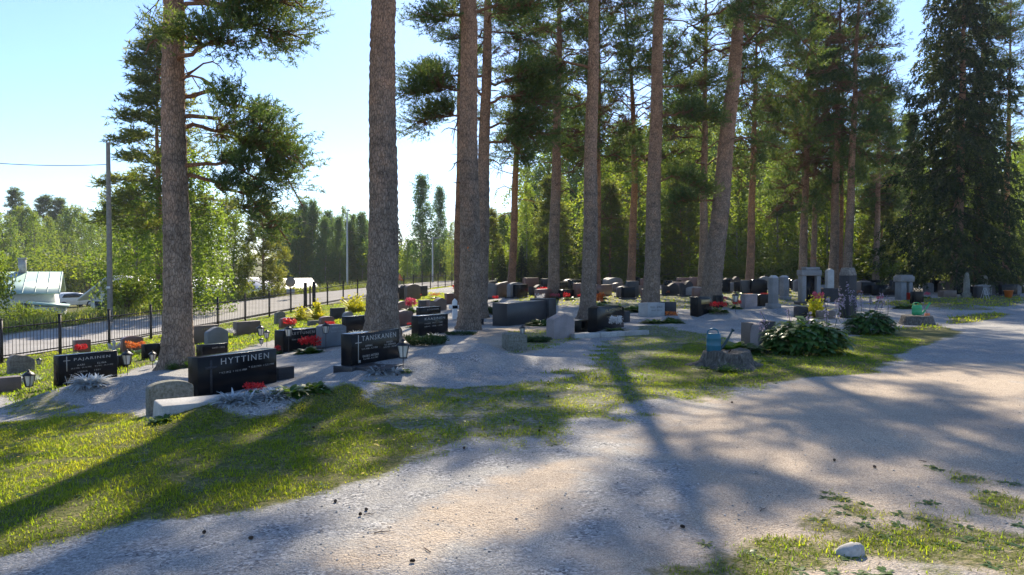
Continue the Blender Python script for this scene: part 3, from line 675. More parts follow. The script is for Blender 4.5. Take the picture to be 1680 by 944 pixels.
HEIGHT = dict(birch4=12, pine5=17, pine4=9, pine1=17, pine2=16, pine3=12, birch1=14, birch2=13, birch3=12, pop1=15, pop2=13, spruce1=15, spruce2=13, bush1=2.4, bush2=1.9, bush3=3.3)
prng = random.Random(77)
def plant_tree(key, px, Y, ytop, label, group=None, wide=1.0, name=None):
    """a tree of the given kind whose top is seen at row ytop"""
    x = (px - CX) / F * Y; z = hz(x, Y); top = EYE - (ytop - HY) / F * Y; s = max(.12, (top - z) / HEIGHT[key])
    parts, nme = PROTO[key]
    cat = nme.replace('_', ' ').replace(' tree', '') if 'tree' in nme else 'shrub'
    t = thing(name or nme, label, cat, (x, Y, z - .05), prng.random() * 6.28, group); t.scale = (s * wide, s * wide, s)
    for n, me in parts:
        o = bpy.data.objects.new(n, me); C.objects.link(o); o.parent = t
    return t
# single trees that can be told apart
plant_tree('pine5', 262, 38, 55, 'feathery pine beyond the road, seen on both sides of the thick left pine', wide=1.45)
plant_tree('birch4', 305, 36, 235, 'weeping birch with hanging leafy strands right behind the thick left pine', wide=1.25)
plant_tree('birch4', 222, 41, 270, 'broad leafy birch beside the utility pole beyond the road', wide=1.1)
plant_tree('pine4', 432, 48, 330, 'bushy olive pine with low branches at the edge of the grassy verge', wide=.9)
plant_tree('birch4', 380, 47, 312, 'broad leafy birch left of the bushy pine on the verge', wide=1.2)
plant_tree('pop1', 693, 85, 283, 'taller of two slender pointed poplars between the thickest pine and the scarred pine', wide=.95)
plant_tree('pop1', 722, 90, 303, 'shorter slender poplar right beside the taller pointed one', wide=.8)
plant_tree('birch2', 668, 80, 390, 'low bright green birch at the foot of the taller poplar', wide=.9)
plant_tree('birch2', 742, 82, 360, 'rounded green birch at the right foot of the shorter poplar', wide=.9)
plant_tree('bush2', 205, 37, 425, 'yellow-green shrub at the foot of the utility pole', wide=.85)
plant_tree('bush3', -34, 30, 400, 'dark leafy bush cut off by the left edge', wide=.62)
plant_tree('birch1', -30, 34, 268, 'loose birch reaching in from the left edge against the sky', wide=.8)
plant_tree('spruce1', 872, 66, 318, 'dark dense spruce in deep shade behind the long black monument', wide=1.4)
plant_tree('spruce2', 930, 70, 300, 'second dark spruce right of the deep shaded one', wide=1.4)
plant_tree('birch3', 1275, 62, 250, 'weeping birch hanging pale strands behind the pair of grave pillars', wide=1.1)
plant_tree('birch3', 1210, 64, 270, 'weeping birch behind the leaning grey pine', wide=1.1)
plant_tree('pine3', 1120, 58, 290, 'olive-needled bushy pine between the smooth pine and the leaning pine', wide=1.1)
plant_tree('pine3', 1000, 56, 300, 'olive-needled bushy pine seen between the pinkish pine and the curved pine', wide=1.1)
plant_tree('pine3', 808, 60, 360, 'brownish bushy pine between the forked pines and the slender leaning pine', wide=1.0)
plant_tree('pine2', 1490, 62, 190, 'narrow pine against the sky at the left edge of the big spruce', wide=.9)
# forest beyond the houses on the left
fr = random.Random(5)
for k in range(40):
    px = -60 + k * 10.2 + fr.uniform(-6, 6); Y = fr.choice([98, 108, 120, 132])
    key = fr.choice(['birch1', 'birch2', 'pine1', 'spruce2', 'birch2', 'birch1'])
    top = fr.uniform(322, 352) + (8 if Y < 105 else 0) - (10 if key in ('spruce2', 'pine1') else 0)
    plant_tree(key, px, Y, top, {'b': 'broadleaved tree in the forest edge behind the houses', 'p': 'pine in the forest edge behind the houses', 's': 'pointed spruce in the forest edge behind the houses'}[key[0]], 'forest behind the houses', fr.uniform(1.0, 1.35))
for k in range(16):
    plant_tree(fr.choice(['bush3', 'birch2']), -40 + k * 20 + fr.uniform(-8, 8), fr.uniform(80, 92), fr.uniform(395, 440), 'leafy undergrowth tree in front of the forest behind the houses', 'undergrowth behind the houses', 1.3)
for k in range(17):
    px = 462 + k * 8.6 + fr.uniform(-3, 3); Y = fr.uniform(84, 100)
    plant_tree(fr.choice(['pop2', 'pop1', 'birch1']), px, Y, fr.uniform(322, 360) + abs(px - 530) * .08, 'slim aspen in the row at the edge of the meadow', 'row of aspens beyond the meadow', fr.uniform(.85, 1.1))
for k in range(16):
    plant_tree(fr.choice(['spruce2', 'pine1', 'birch1']), 560 + k * 19 + fr.uniform(-6, 6), fr.uniform(125, 150), fr.uniform(368, 400), 'tree of the distant wood low on the horizon', 'distant wood on the horizon', 1.4)
for k in range(10):
    plant_tree(fr.choice(['pop2', 'birch2', 'bush3']), 625 + k * 14 + fr.uniform(-5, 5), fr.uniform(92, 108), fr.uniform(385, 425), 'leafy young tree around the two pointed poplars', 'young trees around the poplars', 1.2)
# forest behind the graves
for k in range(36):
    px = 812 + k * 25 + fr.uniform(-9, 9); top = fr.uniform(130, 290)
    if px < 860: top = max(top, 345)
    elif px < 910: top = max(top, 260)
    if px > 1430: top = max(top, 235)
    plant_tree(fr.choice(['birch1', 'birch2', 'birch3', 'pop2', 'birch2']), px, fr.uniform(84, 100), top, 'tall broadleaved tree at the back of the wood', 'back of the wood', 1.25)
for k in range(50):
    px = 800 + k * 18.4 + fr.uniform(-10, 10); Y = fr.choice([60, 66, 72, 80])
    key = fr.choice(['birch1', 'birch2', 'birch3', 'pine3', 'birch2', 'pine1', 'birch2', 'birch3'])
    top = {'p': fr.uniform(120, 260), 'b': fr.uniform(180, 350), 's': fr.uniform(220, 300)}[key[0]]
    if px < 845: top = max(top, 345)
    elif px < 900: top = max(top, 250)
    if px > 1440: top = max(top, 215)
    if key == 'pine3': top = max(top, 290)
    plant_tree(key, px, Y, top, {'b': 'birch in the wood behind the graves', 'p': 'pine in the wood behind the graves', 's': 'spruce in the wood behind the graves'}[key[0]], 'wood behind the graves', fr.uniform(.95, 1.25))
for k in range(56):
    px = 800 + k * 16.5 + fr.uniform(-8, 8)
    plant_tree(fr.choice(['bush1', 'bush3', 'bush3', 'bush2', 'spruce2']), px, fr.uniform(58, 66), fr.uniform(395, 445), 'leafy shrub in the thicket behind the last graves', 'thicket behind the last graves', fr.uniform(1.2, 1.6), name='shrub')
# hedge and shrubs along the road and round the houses
for k in range(13):
    Y = 27 + k * .85; d = 7.5 + .5 * fr.random(); x = FX0 + (Y - FY0) * FDX / FDY - d / FDY
    key = fr.choice(['bush1', 'bush2', 'bush1']); px = CX + F * x / Y
    plant_tree(key, px, Y, 511 + (180 - px) * .13 + fr.uniform(-4, 4), 'low leafy shrub in the hedge across the road', 'hedge across the road', 1.15)
for k, (px, Y, top) in enumerate([(20, 42, 492), (50, 43, 499), (84, 44, 500), (112, 42, 508), (150, 41, 500), (195, 40, 470), (225, 41, 455), (262, 43, 465), (300, 46, 470), (340, 50, 478), (165, 90, 440), (110, 96, 430), (95, 94, 445)]):
    plant_tree(fr.choice(['bush1', 'bush2', 'bush3']), px, Y, top, 'garden shrub among the houses across the road', 'garden shrubs by the houses', 1.05)

# ------------------------------------------------------------------ road, fence, poles
def fpt(Y, d, dz=0):
    x = FX0 + (Y - FY0) * FDX / FDY - d / FDY; return (x, Y, hz(x, Y) + dz)
def road_mat():
    m, t, N, L, B = newmat('worn_asphalt')
    co = nd(N, 'ShaderNodeTexCoord'); n = nd(N, 'ShaderNodeTexNoise', i_Scale=1.2, i_Detail=6.0); L.new(co.outputs['Object'], n.inputs[0])
    n2 = nd(N, 'ShaderNodeTexNoise', i_Scale=40.0, i_Detail=4.0); L.new(co.outputs['Object'], n2.inputs[0])
    r = ramp(N, L, n.outputs[0], [(.3, (.25, .235, .225)), (.7, (.34, .325, .31))]); r2 = ramp(N, L, n2.outputs[0], [(.3, (.75,) * 3), (.7, (1.1,) * 3)])
    L.new(mixc(N, L, 1.0, r.outputs[0], r2.outputs[0], 'MULTIPLY'), B.inputs['Base Color']); B.inputs['Roughness'].default_value = .85; return m
rm = MB(); Yr = np.arange(-20, 140, 1.0); W_ = [.95, 2.2, 3.5, 4.9, 6.2]
v = np.array([[fpt(y, d, .05) for d in W_] for y in Yr]); v[:, 1:4, 2] += np.array([.02, .035, .02])
k_ = len(W_); i = np.arange(len(Yr) - 1)[:, None] * k_ + np.arange(k_ - 1)[None]
rm.add(v.reshape(-1, 3), np.stack([i, i + k_, i + k_ + 1, i + 1], -1).reshape(-1, 4))
tag(rm.build('road', road_mat(), smooth=True), kind='structure')

fe = thing('metal_fence', 'dark brown metal railing fence between the lawn of graves and the road', 'fence', fpt(22, 0))
fo = np.array(fe.location)
def fpos(k): Y = FY0 + 1.96 * k; return np.array(fpt(Y, 0)) - fo
for k in range(-4, 24):
    a = fpos(k); b = MB(); b.box(a + [0, 0, .5], (.07, .07, 1.4), .2); b.box(a + [0, 0, 1.21], (.085, .085, .025), .2)
    b.build('post', M['fence'], fe)
    if k == 23: break
    c = fpos(k + 1); b = MB()
    for h in (.2, .97): b.tube([a + [0, 0, h], c + [0, 0, h]], .02, 6)
    for q in range(1, 17):
        p = a + (c - a) * q / 17; b.tube([p + [0, 0, .16], p + [0, 0, 1.14]], .0075, 5)
    b.build('rail_panel', M['fence'], fe)
for kk in (7.75, 8.22):
    a = fpos(kk); b = MB(); b.box(a + [0, 0, .55], (.16, .16, 1.6), .2); b.box(a + [0, 0, 1.365], (.18, .18, .03), .2); o = b.build('gate_post', M['fence'], fe); o['label'] = 'thick square gate post'

def pole(label, px, Y, ytop, r, mat, name='utility_pole', cat='utility pole'):
    x = (px - CX) / F * Y; z = hz(x, Y); top = EYE - (ytop - HY) / F * Y
    t = thing(name, label, cat, (x, Y, z)); b = MB(); b.tube([(0, 0, -.3), (0, 0, (top - z) * .5), (0, 0, top - z)], [r, r * .9, r * .72], 12); b.build('pole', M[mat], t, smooth=True)
    return t, np.array([x, Y, top]), top - z
t, ptop, h = pole('tall weathered wooden utility pole beyond the road at the left', 180, 32, 235, .115, 'wood_grey')
b = MB(); b.tube([(0, -.1, h - 2.6 * .9), (0, -.14, h - 2.25)], .06, 8); b.build('insulator', M['steel'], t)
b = MB(); b.box((0, -.125, 1.55), (.16, .02, .1)); b.build('number_plate', M['white'], t)
def wire(label, a, b_, sag, r=.012):
    a = np.array(a); b_ = np.array(b_); tt = np.linspace(0, 1, 16)[:, None]; P = a + (b_ - a) * tt; P[:, 2] -= sag * 4 * (tt * (1 - tt))[:, 0]
    m = MB(); m.tube(P - a, r, 4); o = m.build('overhead_wire', M['iron'], loc=tuple(a)); tag(o, label, 'wire')
wire('thin overhead wire running left from the wooden pole into the sky', ptop - [0, 0, .95], at(-200, 245, 26), .25, .014)
t, p2, h2 = pole('grey street lamp pole in front of the row of aspens', 570, 62, 350, .085, 'steel', 'street_lamp', 'street lamp')
b = MB(); b.tube([(0, 0, h2 - .1), (.1, -.2, h2 + .1), (.3, -.8, h2 + .15)], .03, 6); b.box((.36, -1.0, h2 + .15), (.18, .45, .1)); b.build('lamp_arm', M['steel'], t)
t, p3, h3 = pole('pale pole with wires in front of the two pointed poplars', 710, 75, 389, .1, 'steel')
b = MB(); b.box((.3, 0, h3 - .12), (1.0, .08, .08)); b.build('cross_arm', M['steel'], t)
wire('overhead wire running right from the pale pole towards the scarred pine', p3 - [0, 0, .1], at(800, 372, 70), .1, .018)
wire('overhead wire running left from the pale pole past the thickest pine', p3 - [0, 0, .5], at(470, 360, 80), .3, .018)
# round traffic sign seen from behind
x, y, z = fpt(44, 6.9); px_ = (477 - CX) / F * 44; z = hz(px_, 44)
t = thing('traffic_sign', 'round traffic sign seen from behind on a thin post beyond the fence', 'traffic sign', (px_, 44, z)); zc = EYE - (463 - HY) / F * 44 - z
b = MB(); b.tube([(0, 0, -.2), (0, 0, zc + .3)], .03, 8); b.build('post', M['steel'], t, smooth=True)
b = MB(); a_ = np.arange(24) * 2 * np.pi / 24; b.prism(np.stack([.3 * np.cos(a_), zc + .3 * np.sin(a_)], -1), -.05, -.035); b.build('disc', M['wood_grey'], t)
b = MB(); b.prism([(-.25, zc - .75), (.25, zc - .75), (.25, zc - .42), (-.25, zc - .42)], -.05, -.035); b.build('plate', M['steel'], t)
g1 = at(656, 470, 66); t = thing('warning_sign', 'small orange sign on a post right of the thickest pine', 'sign', (g1.x, g1.y, hz(g1.x, g1.y))); zc = EYE - (455 - HY) / F * 66 - t.location.z
b = MB(); b.tube([(0, 0, -.2), (0, 0, zc + .35)], .03, 6); b.build('post', M['steel'], t)
b = MB(); b.prism([(-.33, zc - .3), (.33, zc - .3), (0, zc + .33)], -.05, -.035); b.build('plate', M['orangep'], t)
# ------------------------------------------------------------------ houses and car across the road
def house(label, px0, px1, Y, yeave, yridge, roofmat, depth=7, gable='side', rz=0):
    x0 = (px0 - CX) / F * Y; x1 = (px1 - CX) / F * Y; W2 = (x1 - x0) / 2; xc = (x0 + x1) / 2
    zg = hz(xc, Y) - .3; ze = EYE - (yeave - HY) / F * Y - zg; zr = EYE - (yridge - HY) / F * (Y + depth / 2) - zg
    t = thing('house', label, 'house', (xc, Y, zg), rz)
    b = MB()
    if gable == 'side':          # ridge parallel to the picture
        b.prism([(-W2, 0), (W2, 0), (W2, ze), (-W2, ze)], 0, depth)
        e = np.array([[0, ze], [depth, ze], [depth / 2, zr - .1]])
        for sx in (-W2, W2 - .06): b.add([[sx + q, p[0], p[1]] for q in (0, .06) for p in e], [[0, 2, 1], [3, 4, 5]]); 
        b.build('wall', M['wallw'], t)
        b = MB()
        for (ya, yb) in ((-.45, depth / 2), (depth + .45, depth / 2)):
            P = [[-W2 - .4, ya, ze - .12], [W2 + .4, ya, ze - .12], [W2 + .4, yb, zr], [-W2 - .4, yb, zr]]; Q = [[a, c, d - .1] for a, c, d in P]
            b.add(P + Q, [[0, 1, 2, 3], [4, 7, 6, 5], [0, 4, 5, 1], [1, 5, 6, 2], [2, 6, 7, 3], [3, 7, 4, 0]])
            n = int(2 * W2 / .6)
            for k in range(n + 1):
                xx = -W2 - .35 + k * (2 * W2 + .7) / n
                b.add([[xx - .015, ya, ze - .118], [xx + .015, ya, ze - .118], [xx + .015, yb, zr + .002], [xx - .015, yb, zr + .002], [xx, ya, ze - .06], [xx, yb, zr + .05]], [[0, 4, 5, 3], [4, 1, 2, 5]])
        rf = b.build('roof', roofmat, t)
        b = MB(); b.box((W2 * .35, depth / 2, zr + .4), (.45, .45, 1.0)); b.box((W2 * .35, depth / 2, zr + .93), (.55, .55, .08)); b.build('chimney', M['light'], rf)
    else:                        # gable end towards the camera
        b.prism([(-W2, 0), (W2, 0), (W2, ze), (0, zr - .12), (-W2, ze)], 0, depth); b.build('wall', M['wallw'], t)
        b = MB()
        sl_ = (zr - ze) / W2
        for s in (-1, 1):
            P = [[s * (W2 + .55), -.5, ze - .55 * sl_], [0, -.5, zr], [0, depth + .4, zr], [s * (W2 + .55), depth + .4, ze - .55 * sl_]]; Q = [[a, c, d - .14] for a, c, d in P]
            b.add(P + Q, [[0, 1, 2, 3], [4, 7, 6, 5], [0, 4, 5, 1], [1, 5, 6, 2], [2, 6, 7, 3], [3, 7, 4, 0]])
        b.build('roof', roofmat, t)
    wz = ze * .55
    for xx in (-.45, .45):
        b = MB(); b.box((xx * W2, -.03, wz), (1.0, .05, 1.0)); f_ = b.build('window', M['white'], t)
        b = MB(); b.box((xx * W2 - .22, -.06, wz), (.38, .02, .82)); b.box((xx * W2 + .22, -.06, wz), (.38, .02, .82)); b.build('pane', M['window'], f_)
    return t, W2, ze
t, W2, ze = house('white house with pale green metal roof at the far left', -82, 74, 48, 478, 446, M['roofg'], 6, 'side', .5)
b = MB(); b.box((W2 - .2, -1.2, .75), (1.9, 2.2, 1.9)); o = b.build('porch', M['wallw'], t)
b = MB(); b.box((W2 - .2, -1.2, 1.85), (2.3, 2.6, .12), 0, 1, .12); b.build('porch_roof', M['roofg'], o)
house('small white outbuilding with a low pitched gable behind the utility pole', 150, 214, 46, 478, 452, M['roofw'], 6, 'front', .1)
house('long white house half hidden behind the weeping birch', 245, 430, 66, 484, 455, M['roofw'], 8)
house('white gabled shed whose bright roof shows left of the bushy pine', 376, 440, 62, 488, 457, M['roofw'], 7, 'front', -.5)
def car(label, px, Y, rz):
    x = (px - CX) / F * Y; t = thing('parked_car', label, 'car', (x, Y, hz(x, Y) - .02), rz)
    prof = [(-2.0, .3), (-2.05, .75), (-1.95, 1.0), (-1.45, 1.38), (-.2, 1.46), (.55, 1.35), (1.15, .98), (1.95, .82), (2.05, .45), (1.9, .25)]
    b = MB(); b.prism(prof[::-1], -.85, .85); o = b.build('body', M['car'], t, bevel=.06)
    b = MB(); b.box((-1.76, 0, 1.16), (.05, 1.35, .36), 0, 1, .93); b.build('rear_window', M['window'], o)
    for s in (-1, 1):
        b = MB(); b.prism([(-1.4, .98), (-1.2, 1.3), (-.1, 1.36), (.5, 1.27), (.95, .98)][::-1], s * .853 - .004, s * .853 + .004); b.build('side_window', M['window'], o)
        b = MB(); b.box((-2.0, s * .68, .85), (.06, .2, .16)); b.build('tail_lamp', M['redp'], o)
        for xx in (-1.25, 1.25):
            b = MB(); a = np.arange(20) * 2 * np.pi / 20; b.prism(np.stack([xx + .31 * np.cos(a), .31 + .31 * np.sin(a)], -1), s * .78 - .1, s * .78 + .1); wv = b.build('wheel', M['tyre'], t)
            b = MB(); b.prism(np.stack([xx + .19 * np.cos(a), .31 + .19 * np.sin(a)], -1), s * .885 - .006, s * .885 + .006); b.build('rim', M['steel'], wv)
car('white hatchback parked between the green-roofed house and the outbuilding', 117, 70, R(62))

# ------------------------------------------------------------------ headstones
def txt(s, wd, hgt, x, z, y, parent, mat, name='inscription'):
    cu = bpy.data.curves.new('t', 'FONT'); cu.body = s; cu.align_x = 'CENTER'; cu.size = 1; cu.extrude = .02; cu.resolution_u = 2; cu.space_character = 1.25
    o = bpy.data.objects.new('t', cu); C.objects.link(o); bpy.context.view_layer.update()
    me = bpy.data.meshes.new_from_object(o.evaluated_get(bpy.context.evaluated_depsgraph_get())); bpy.data.objects.remove(o)
    n = len(me.vertices); v = np.zeros(n * 3, np.float32); me.vertices.foreach_get('co', v); v = v.reshape(-1, 3)
    mn, mx = v.min(0), v.max(0); sc_ = np.array([wd / (mx[0] - mn[0]), hgt / (mx[1] - mn[1])])
    q = np.stack([x + (v[:, 0] - (mn[0] + mx[0]) / 2) * sc_[0], y - .001 - v[:, 2] * .05, z + (v[:, 1] - (mn[1] + mx[1]) / 2) * sc_[1]], -1)
    me.vertices.foreach_set('co', q.astype(np.float32).ravel()); me.update(); me.materials.append(M[mat])
    t = bpy.data.objects.new(name, me); C.objects.link(t); t.parent = parent; return t
def outline(shape, w_, h, rng=None):
    if shape == 'arch': return [(0, 0), (w_, 0)] + [(w_ / 2 + w_ / 2 * math.cos(a), h * .78 + h * .22 * math.sin(a)) for a in np.linspace(0, math.pi, 11)]
    if shape == 'round': return [(0, 0), (w_, 0)] + [(w_ / 2 + w_ / 2 * math.cos(a), h * .55 + h * .45 * math.sin(a)) for a in np.linspace(0, math.pi, 13)]
    if shape == 'ogee': return [(0, 0), (w_, 0), (w_, h * .72)] + [(w_ * (1 - u), h * (.78 + .22 * math.sin(math.pi * u) ** 1.6)) for u in np.linspace(.06, .94, 11)] + [(0, h * .72)]
    if shape == 'peak': return [(0, 0), (w_, 0), (w_, h * .74), (w_ * .55, h), (0, h * .8)]
    if shape == 'slant': return [(0, 0), (w_, 0), (w_, h * .86), (w_ * .8, h * .97), (w_ * .12, h), (0, h * .94)]
    if shape == 'wave': return [(0, 0), (w_, 0)] + [(w_ * (1 - u), h * (.82 + .14 * math.sin(2.2 * u * math.pi - .6))) for u in np.linspace(0, 1, 11)]
    if shape == 'rough':
        a = np.linspace(0, math.pi, 12); r = 1 + .09 * np.sin(a * 3 + 1) + .05 * np.sin(a * 7); return [(0, 0), (w_, 0)] + [(w_ / 2 + w_ * .5 * math.cos(q) ** 1 * rr, h * .35 + h * .62 * math.sin(q) ** .7 * rr) for q, rr in zip(a, r)]
    return [(0, 0), (w_, 0), (w_, h), (0, h)]
def headstone(label, pxl, pxr, ytop, ybase, shape='rect', mat='black', th=64, thick=.14, base=None, group=None, sink=.05, cat='headstone', plinth='dark', name='headstone'):
    g_ = gp(pxl, ybase); th = R(th); dx, dy = math.cos(th), math.sin(th); p = (pxr - CX) / F
    w_ = (p * g_.y - g_.x) / max(.18, dx - p * dy); w_ = min(max(w_, .15), 2.6)
    h = (ybase - ytop) / F * g_.y
    t = thing(name, label, cat, g_, th, group)
    b = MB(); b.prism([(x, z - (sink if z == 0 else 0)) for x, z in outline(shape, w_, h)], 0, thick); b.build('slab', M[mat], t, bevel=.008)
    if base:
        b = MB(); b.box((w_ / 2, thick / 2, -.03 + base / 2), (w_ + .16, thick + .16, base + .06)); b.build('plinth', M[plinth], t, bevel=.008)
    return t, w_, h
def cross(mb, x, z, w_, h, y=-.004, tk=.012):
    mb.box((x, y, z), (tk, .006, h)); mb.box((x, y - .001, z + h * .22), (w_, .006, tk))

# front left trio
t, w_, h = headstone('wide black headstone carved with a thin cross at far left, silver plant in front', 94, 191, 585, 637, 'rect', 'black', 62, .16)
txt('PAJARINEN', w_ * .62, .062, w_ * .56, h * .82, 0, t, 'letter')
txt('AARI          ELINA', w_ * .5, .03, w_ * .55, h * .64, 0, t, 'letter'); txt('24.2.1906 - 30.10.1990     8.4.1911 - 25.12.1992', w_ * .72, .022, w_ * .56, h * .55, 0, t, 'letter'); txt('LEENA     1951', w_ * .38, .028, w_ * .5, h * .42, 0, t, 'letter')
b = MB(); cross(b, w_ * .13, h * .72, .12, .26); b.box((w_ * .17, -.004, h * .2), (.008, .006, .2), 0, 1, .4); b.box((w_ * .12, -.004, h * .2), (.008, .006, .16), 0, 1, -.3); b.build('carved_cross', M['letter'], t)
t, w_, h = headstone('widest black headstone with a tall carved cross, nearest the grass at left', 323, 453, 588, 657, 'rect', 'black', 62, .2)
txt('HYTTINEN', w_ * .62, .085, w_ * .58, h * .84, 0, t, 'letter'); txt('* 9.7.1912  + 14.11.1980', w_ * .34, .028, w_ * .42, h * .56, 0, t, 'letter'); txt('* 12.8.1914  + 5.9.1994', w_ * .34, .028, w_ * .79, h * .60, 0, t, 'letter')
b = MB(); b.box((w_ * .15, -.004, h * .5), (.035, .008, h * .8)); b.box((w_ * .15, -.006, h * .72), (.2, .008, .035)); b.build('carved_cross', M['black_rough'], t)
g_ = np.array(t.location)
b = MB(); b.box((w_ * .22, .1, -.05), (.3, .26, .14)); b.box((w_ * .8, .1, -.05), (.3, .26, .14)); b.build('foot', M['black'], t)
t, w_, h = headstone('tall black headstone before the thickest pine, with a thin cross and three names', 576, 655, 549, 608, 'rect', 'black', 63, .2, .06)
txt('TANSKANEN', w_ * .72, .075, w_ * .56, h * .84, 0, t, 'letter')
txt('ARMAS', w_ * .14, .03, w_ * .34, h * .62, 0, t, 'letter'); txt('2.11.1916 - 4.7.1984', w_ * .32, .024, w_ * .36, h * .54, 0, t, 'letter'); txt('RAIJA', w_ * .13, .034, w_ * .78, h * .64, 0, t, 'letter'); txt('O.S. HEIKKINEN', w_ * .24, .024, w_ * .79, h * .57, 0, t, 'letter'); txt('11.9.1921 - 8.2.2008', w_ * .3, .024, w_ * .8, h * .5, 0, t, 'letter')
txt('KAUKO ANTERO', w_ * .32, .036, w_ * .38, h * .33, 0, t, 'letter'); txt('9.6.1944 - 4.11.1967', w_ * .3, .024, w_ * .38, h * .25, 0, t, 'letter')
b = MB(); cross(b, w_ * .13, h * .56, .14, .42); b.box((w_ * .15, -.004, h * .2), (.05, .006, .04)); b.build('carved_cross', M['letter'], t)
b = MB(); b.box((w_ * .55, -.32, -.0), (w_ * 1.1, .5, .12)); b.build('border', M['dark'], t, bevel=.01)
# kerb stones of the widest grave
t, w_, h = headstone('rough arched granite kerb stone beside the widest black headstone', 242, 316, 630, 686, 'arch', 'mossy', 40, .16, name='kerb_stone', cat='kerb stone')
g1 = gp(296, 680); t = thing('kerb_slab', 'low concrete kerb corner at the foot of the arched kerb stone', 'kerb stone', g1, R(35)); b = MB(); b.prism([(-.22, -.1), (.6, -.1), (.72, .02), (.75, .09), (-.2, .1)], 0, .5); b.build('slab', M['concrete'], t, bevel=.02)
headstone('small low black stone at the right end of the widest headstone', 456, 482, 605, 626, 'rect', 'black_rough', 60, .14)
headstone('rough brown boulder headstone at the far left edge behind a lantern', 12, 54, 583, 614, 'rough', 'rock', 50, .2)
headstone('dark low kerb-like headstone cut by the left edge', -30, 33, 624, 652, 'rect', 'brown', 50, .2)
headstone('small red-brown stone behind red flowers, right of the boulder headstone', 122, 148, 559, 583, 'rect', 'red', 58, .14)
headstone('low arched reddish stone with red and orange begonias in front', 200, 234, 553, 580, 'arch', 'red', 58, .14)
headstone('small black stone just right of the cross-carved far left headstone', 193, 209, 585, 606, 'rect', 'black', 60, .14)
t, w_, h = headstone('black low stone at the left foot of the thick left pine', 236, 266, 566, 592, 'rect', 'black', 60, .14)
t, w_, h = headstone('brown wide headstone just right of the thick left pine', 312, 358, 536, 566, 'rect', 'brown', 60, .16); txt('LEHTO', w_ * .4, .05, w_ * .6, h * .8, 0, t, 'gold')
t, w_, h = headstone('grey stone with curved shoulders on a black base, right of the thick left pine', 340, 374, 538, 572, 'ogee', 'bluegrey', 58, .16)
t, w_, h = headstone('black base stone lettered in white under the curved grey stone', 331, 373, 567, 590, 'rect', 'black', 60, .22); txt('AHTI 1922', w_ * .5, .03, w_ * .62, h * .72, 0, t, 'letter')
headstone('plain brown rectangular headstone standing in the lawn near the fence', 388, 427, 529, 552, 'rect', 'brown', 60, .2)
headstone('brown stone with a round pale disc close to the fence', 453, 468, 512, 533, 'arch', 'mossy', 58, .14)
headstone('low red-brown arched stone with red begonias near the fence', 461, 484, 522, 541, 'arch', 'red', 58, .14)
headstone('small dark stone with notched top, in the greenery by the gate posts', 500, 515, 507, 522, 'wave', 'brown', 58, .14)
headstone('low yellow-grey stone lying in the grass behind the blue-grey headstone', 508, 528, 527, 536, 'rect', 'mossy', 58, .14)
headstone('low reddish stone with red flowers behind the blue-grey headstone', 527, 548, 520, 537, 'arch', 'red', 58, .14)
headstone('upright dark stone in tall grass left of the thickest pine', 545, 566, 506, 526, 'rect', 'black_rough', 58, .14)
headstone('small pale grey stone by the yellow shrub', 565, 580, 512, 530, 'round', 'bluegrey', 58, .14)
headstone('black stone partly hidden by the thickest pine on its left', 567, 604, 520, 548, 'rect', 'black', 60, .16)
t, w_, h = headstone('black headstone behind two lanterns and red begonias, grey left side', 464, 519, 543, 580, 'rect', 'black', 60, .28); txt('KETTUNEN', w_ * .7, .06, w_ * .58, h * .82, 0, t, 'letter'); txt('EINO 1903     AINO 1908', w_ * .6, .03, w_ * .55, h * .55, 0, t, 'letter')
t, w_, h = headstone('blue-grey granite headstone with rounded corner right of the red begonias', 528, 568, 534, 573, 'slant', 'bluegrey', 58, .2, .04); txt('MARTTI', w_ * .4, .04, w_ * .62, h * .85, 0, t, 'light'); txt('3.4.1924 - 6.9.1991', w_ * .5, .03, w_ * .62, h * .68, 0, t, 'light')
t, w_, h = headstone('black headstone with silver and orange plants left of the scarred pine', 686, 735, 519, 553, 'rect', 'black', 60, .22); txt('KAASINEN', w_ * .68, .06, w_ * .55, h * .82, 0, t, 'letter'); txt('VIENO  1911 - 1989', w_ * .6, .03, w_ * .5, h * .6, 0, t, 'letter'); txt('ARVO  1908 - 1975', w_ * .6, .03, w_ * .5, h * .45, 0, t, 'letter')
t, w_, h = headstone('narrow black strip of stone directly behind the silver-planted headstone', 690, 723, 505, 522, 'rect', 'black', 60, .2); txt('KOSKINEN', w_ * .55, .05, w_ * .6, h * .75, 0, t, 'letter')
headstone('reddish arched stone to the right of the thickest pine', 650, 678, 511, 537, 'arch', 'red', 58, .18)
headstone('grey-brown ogee stone beside pink flowers right of the thickest pine', 648, 676, 495, 515, 'ogee', 'brown', 58, .16)
headstone('wavy brown stone behind the silver-planted headstone', 706, 733, 489, 512, 'wave', 'brown', 58, .2)
headstone('dark stone with round green shrub before it', 690, 706, 493, 508, 'rect', 'dark', 58, .14)
headstone('reddish-brown stone left of the white grave cross', 733, 747, 482, 500, 'rect', 'red', 58, .14)
headstone('small black kerb stone at the right foot of the scarred pine', 787, 794, 524, 533, 'rect', 'dark', 58, .2)
headstone('black stone half hidden behind the scarred pine', 784, 801, 499, 512, 'rect', 'black', 58, .2)
g1 = gp(746, 524); t = thing('grave_cross', 'white wooden cross left of the scarred pine', 'cross', g1, R(25)); s = g1.y / F
b = MB(); b.prism([(-4 * s, 0), (4 * s, 0), (4 * s, 30 * s), (0, 34 * s), (-4 * s, 30 * s)], -.03, .03); b.build('upright', M['white'], t, bevel=.004)
b = MB(); b.box((0, 0, 20 * s), (20 * s, .05, 6 * s)); b.build('arm', M['white'], t, bevel=.004); b = MB(); b.box((0, -.04, 20 * s), (9 * s, .01, 5 * s)); b.build('name_plate', M['black'], t)
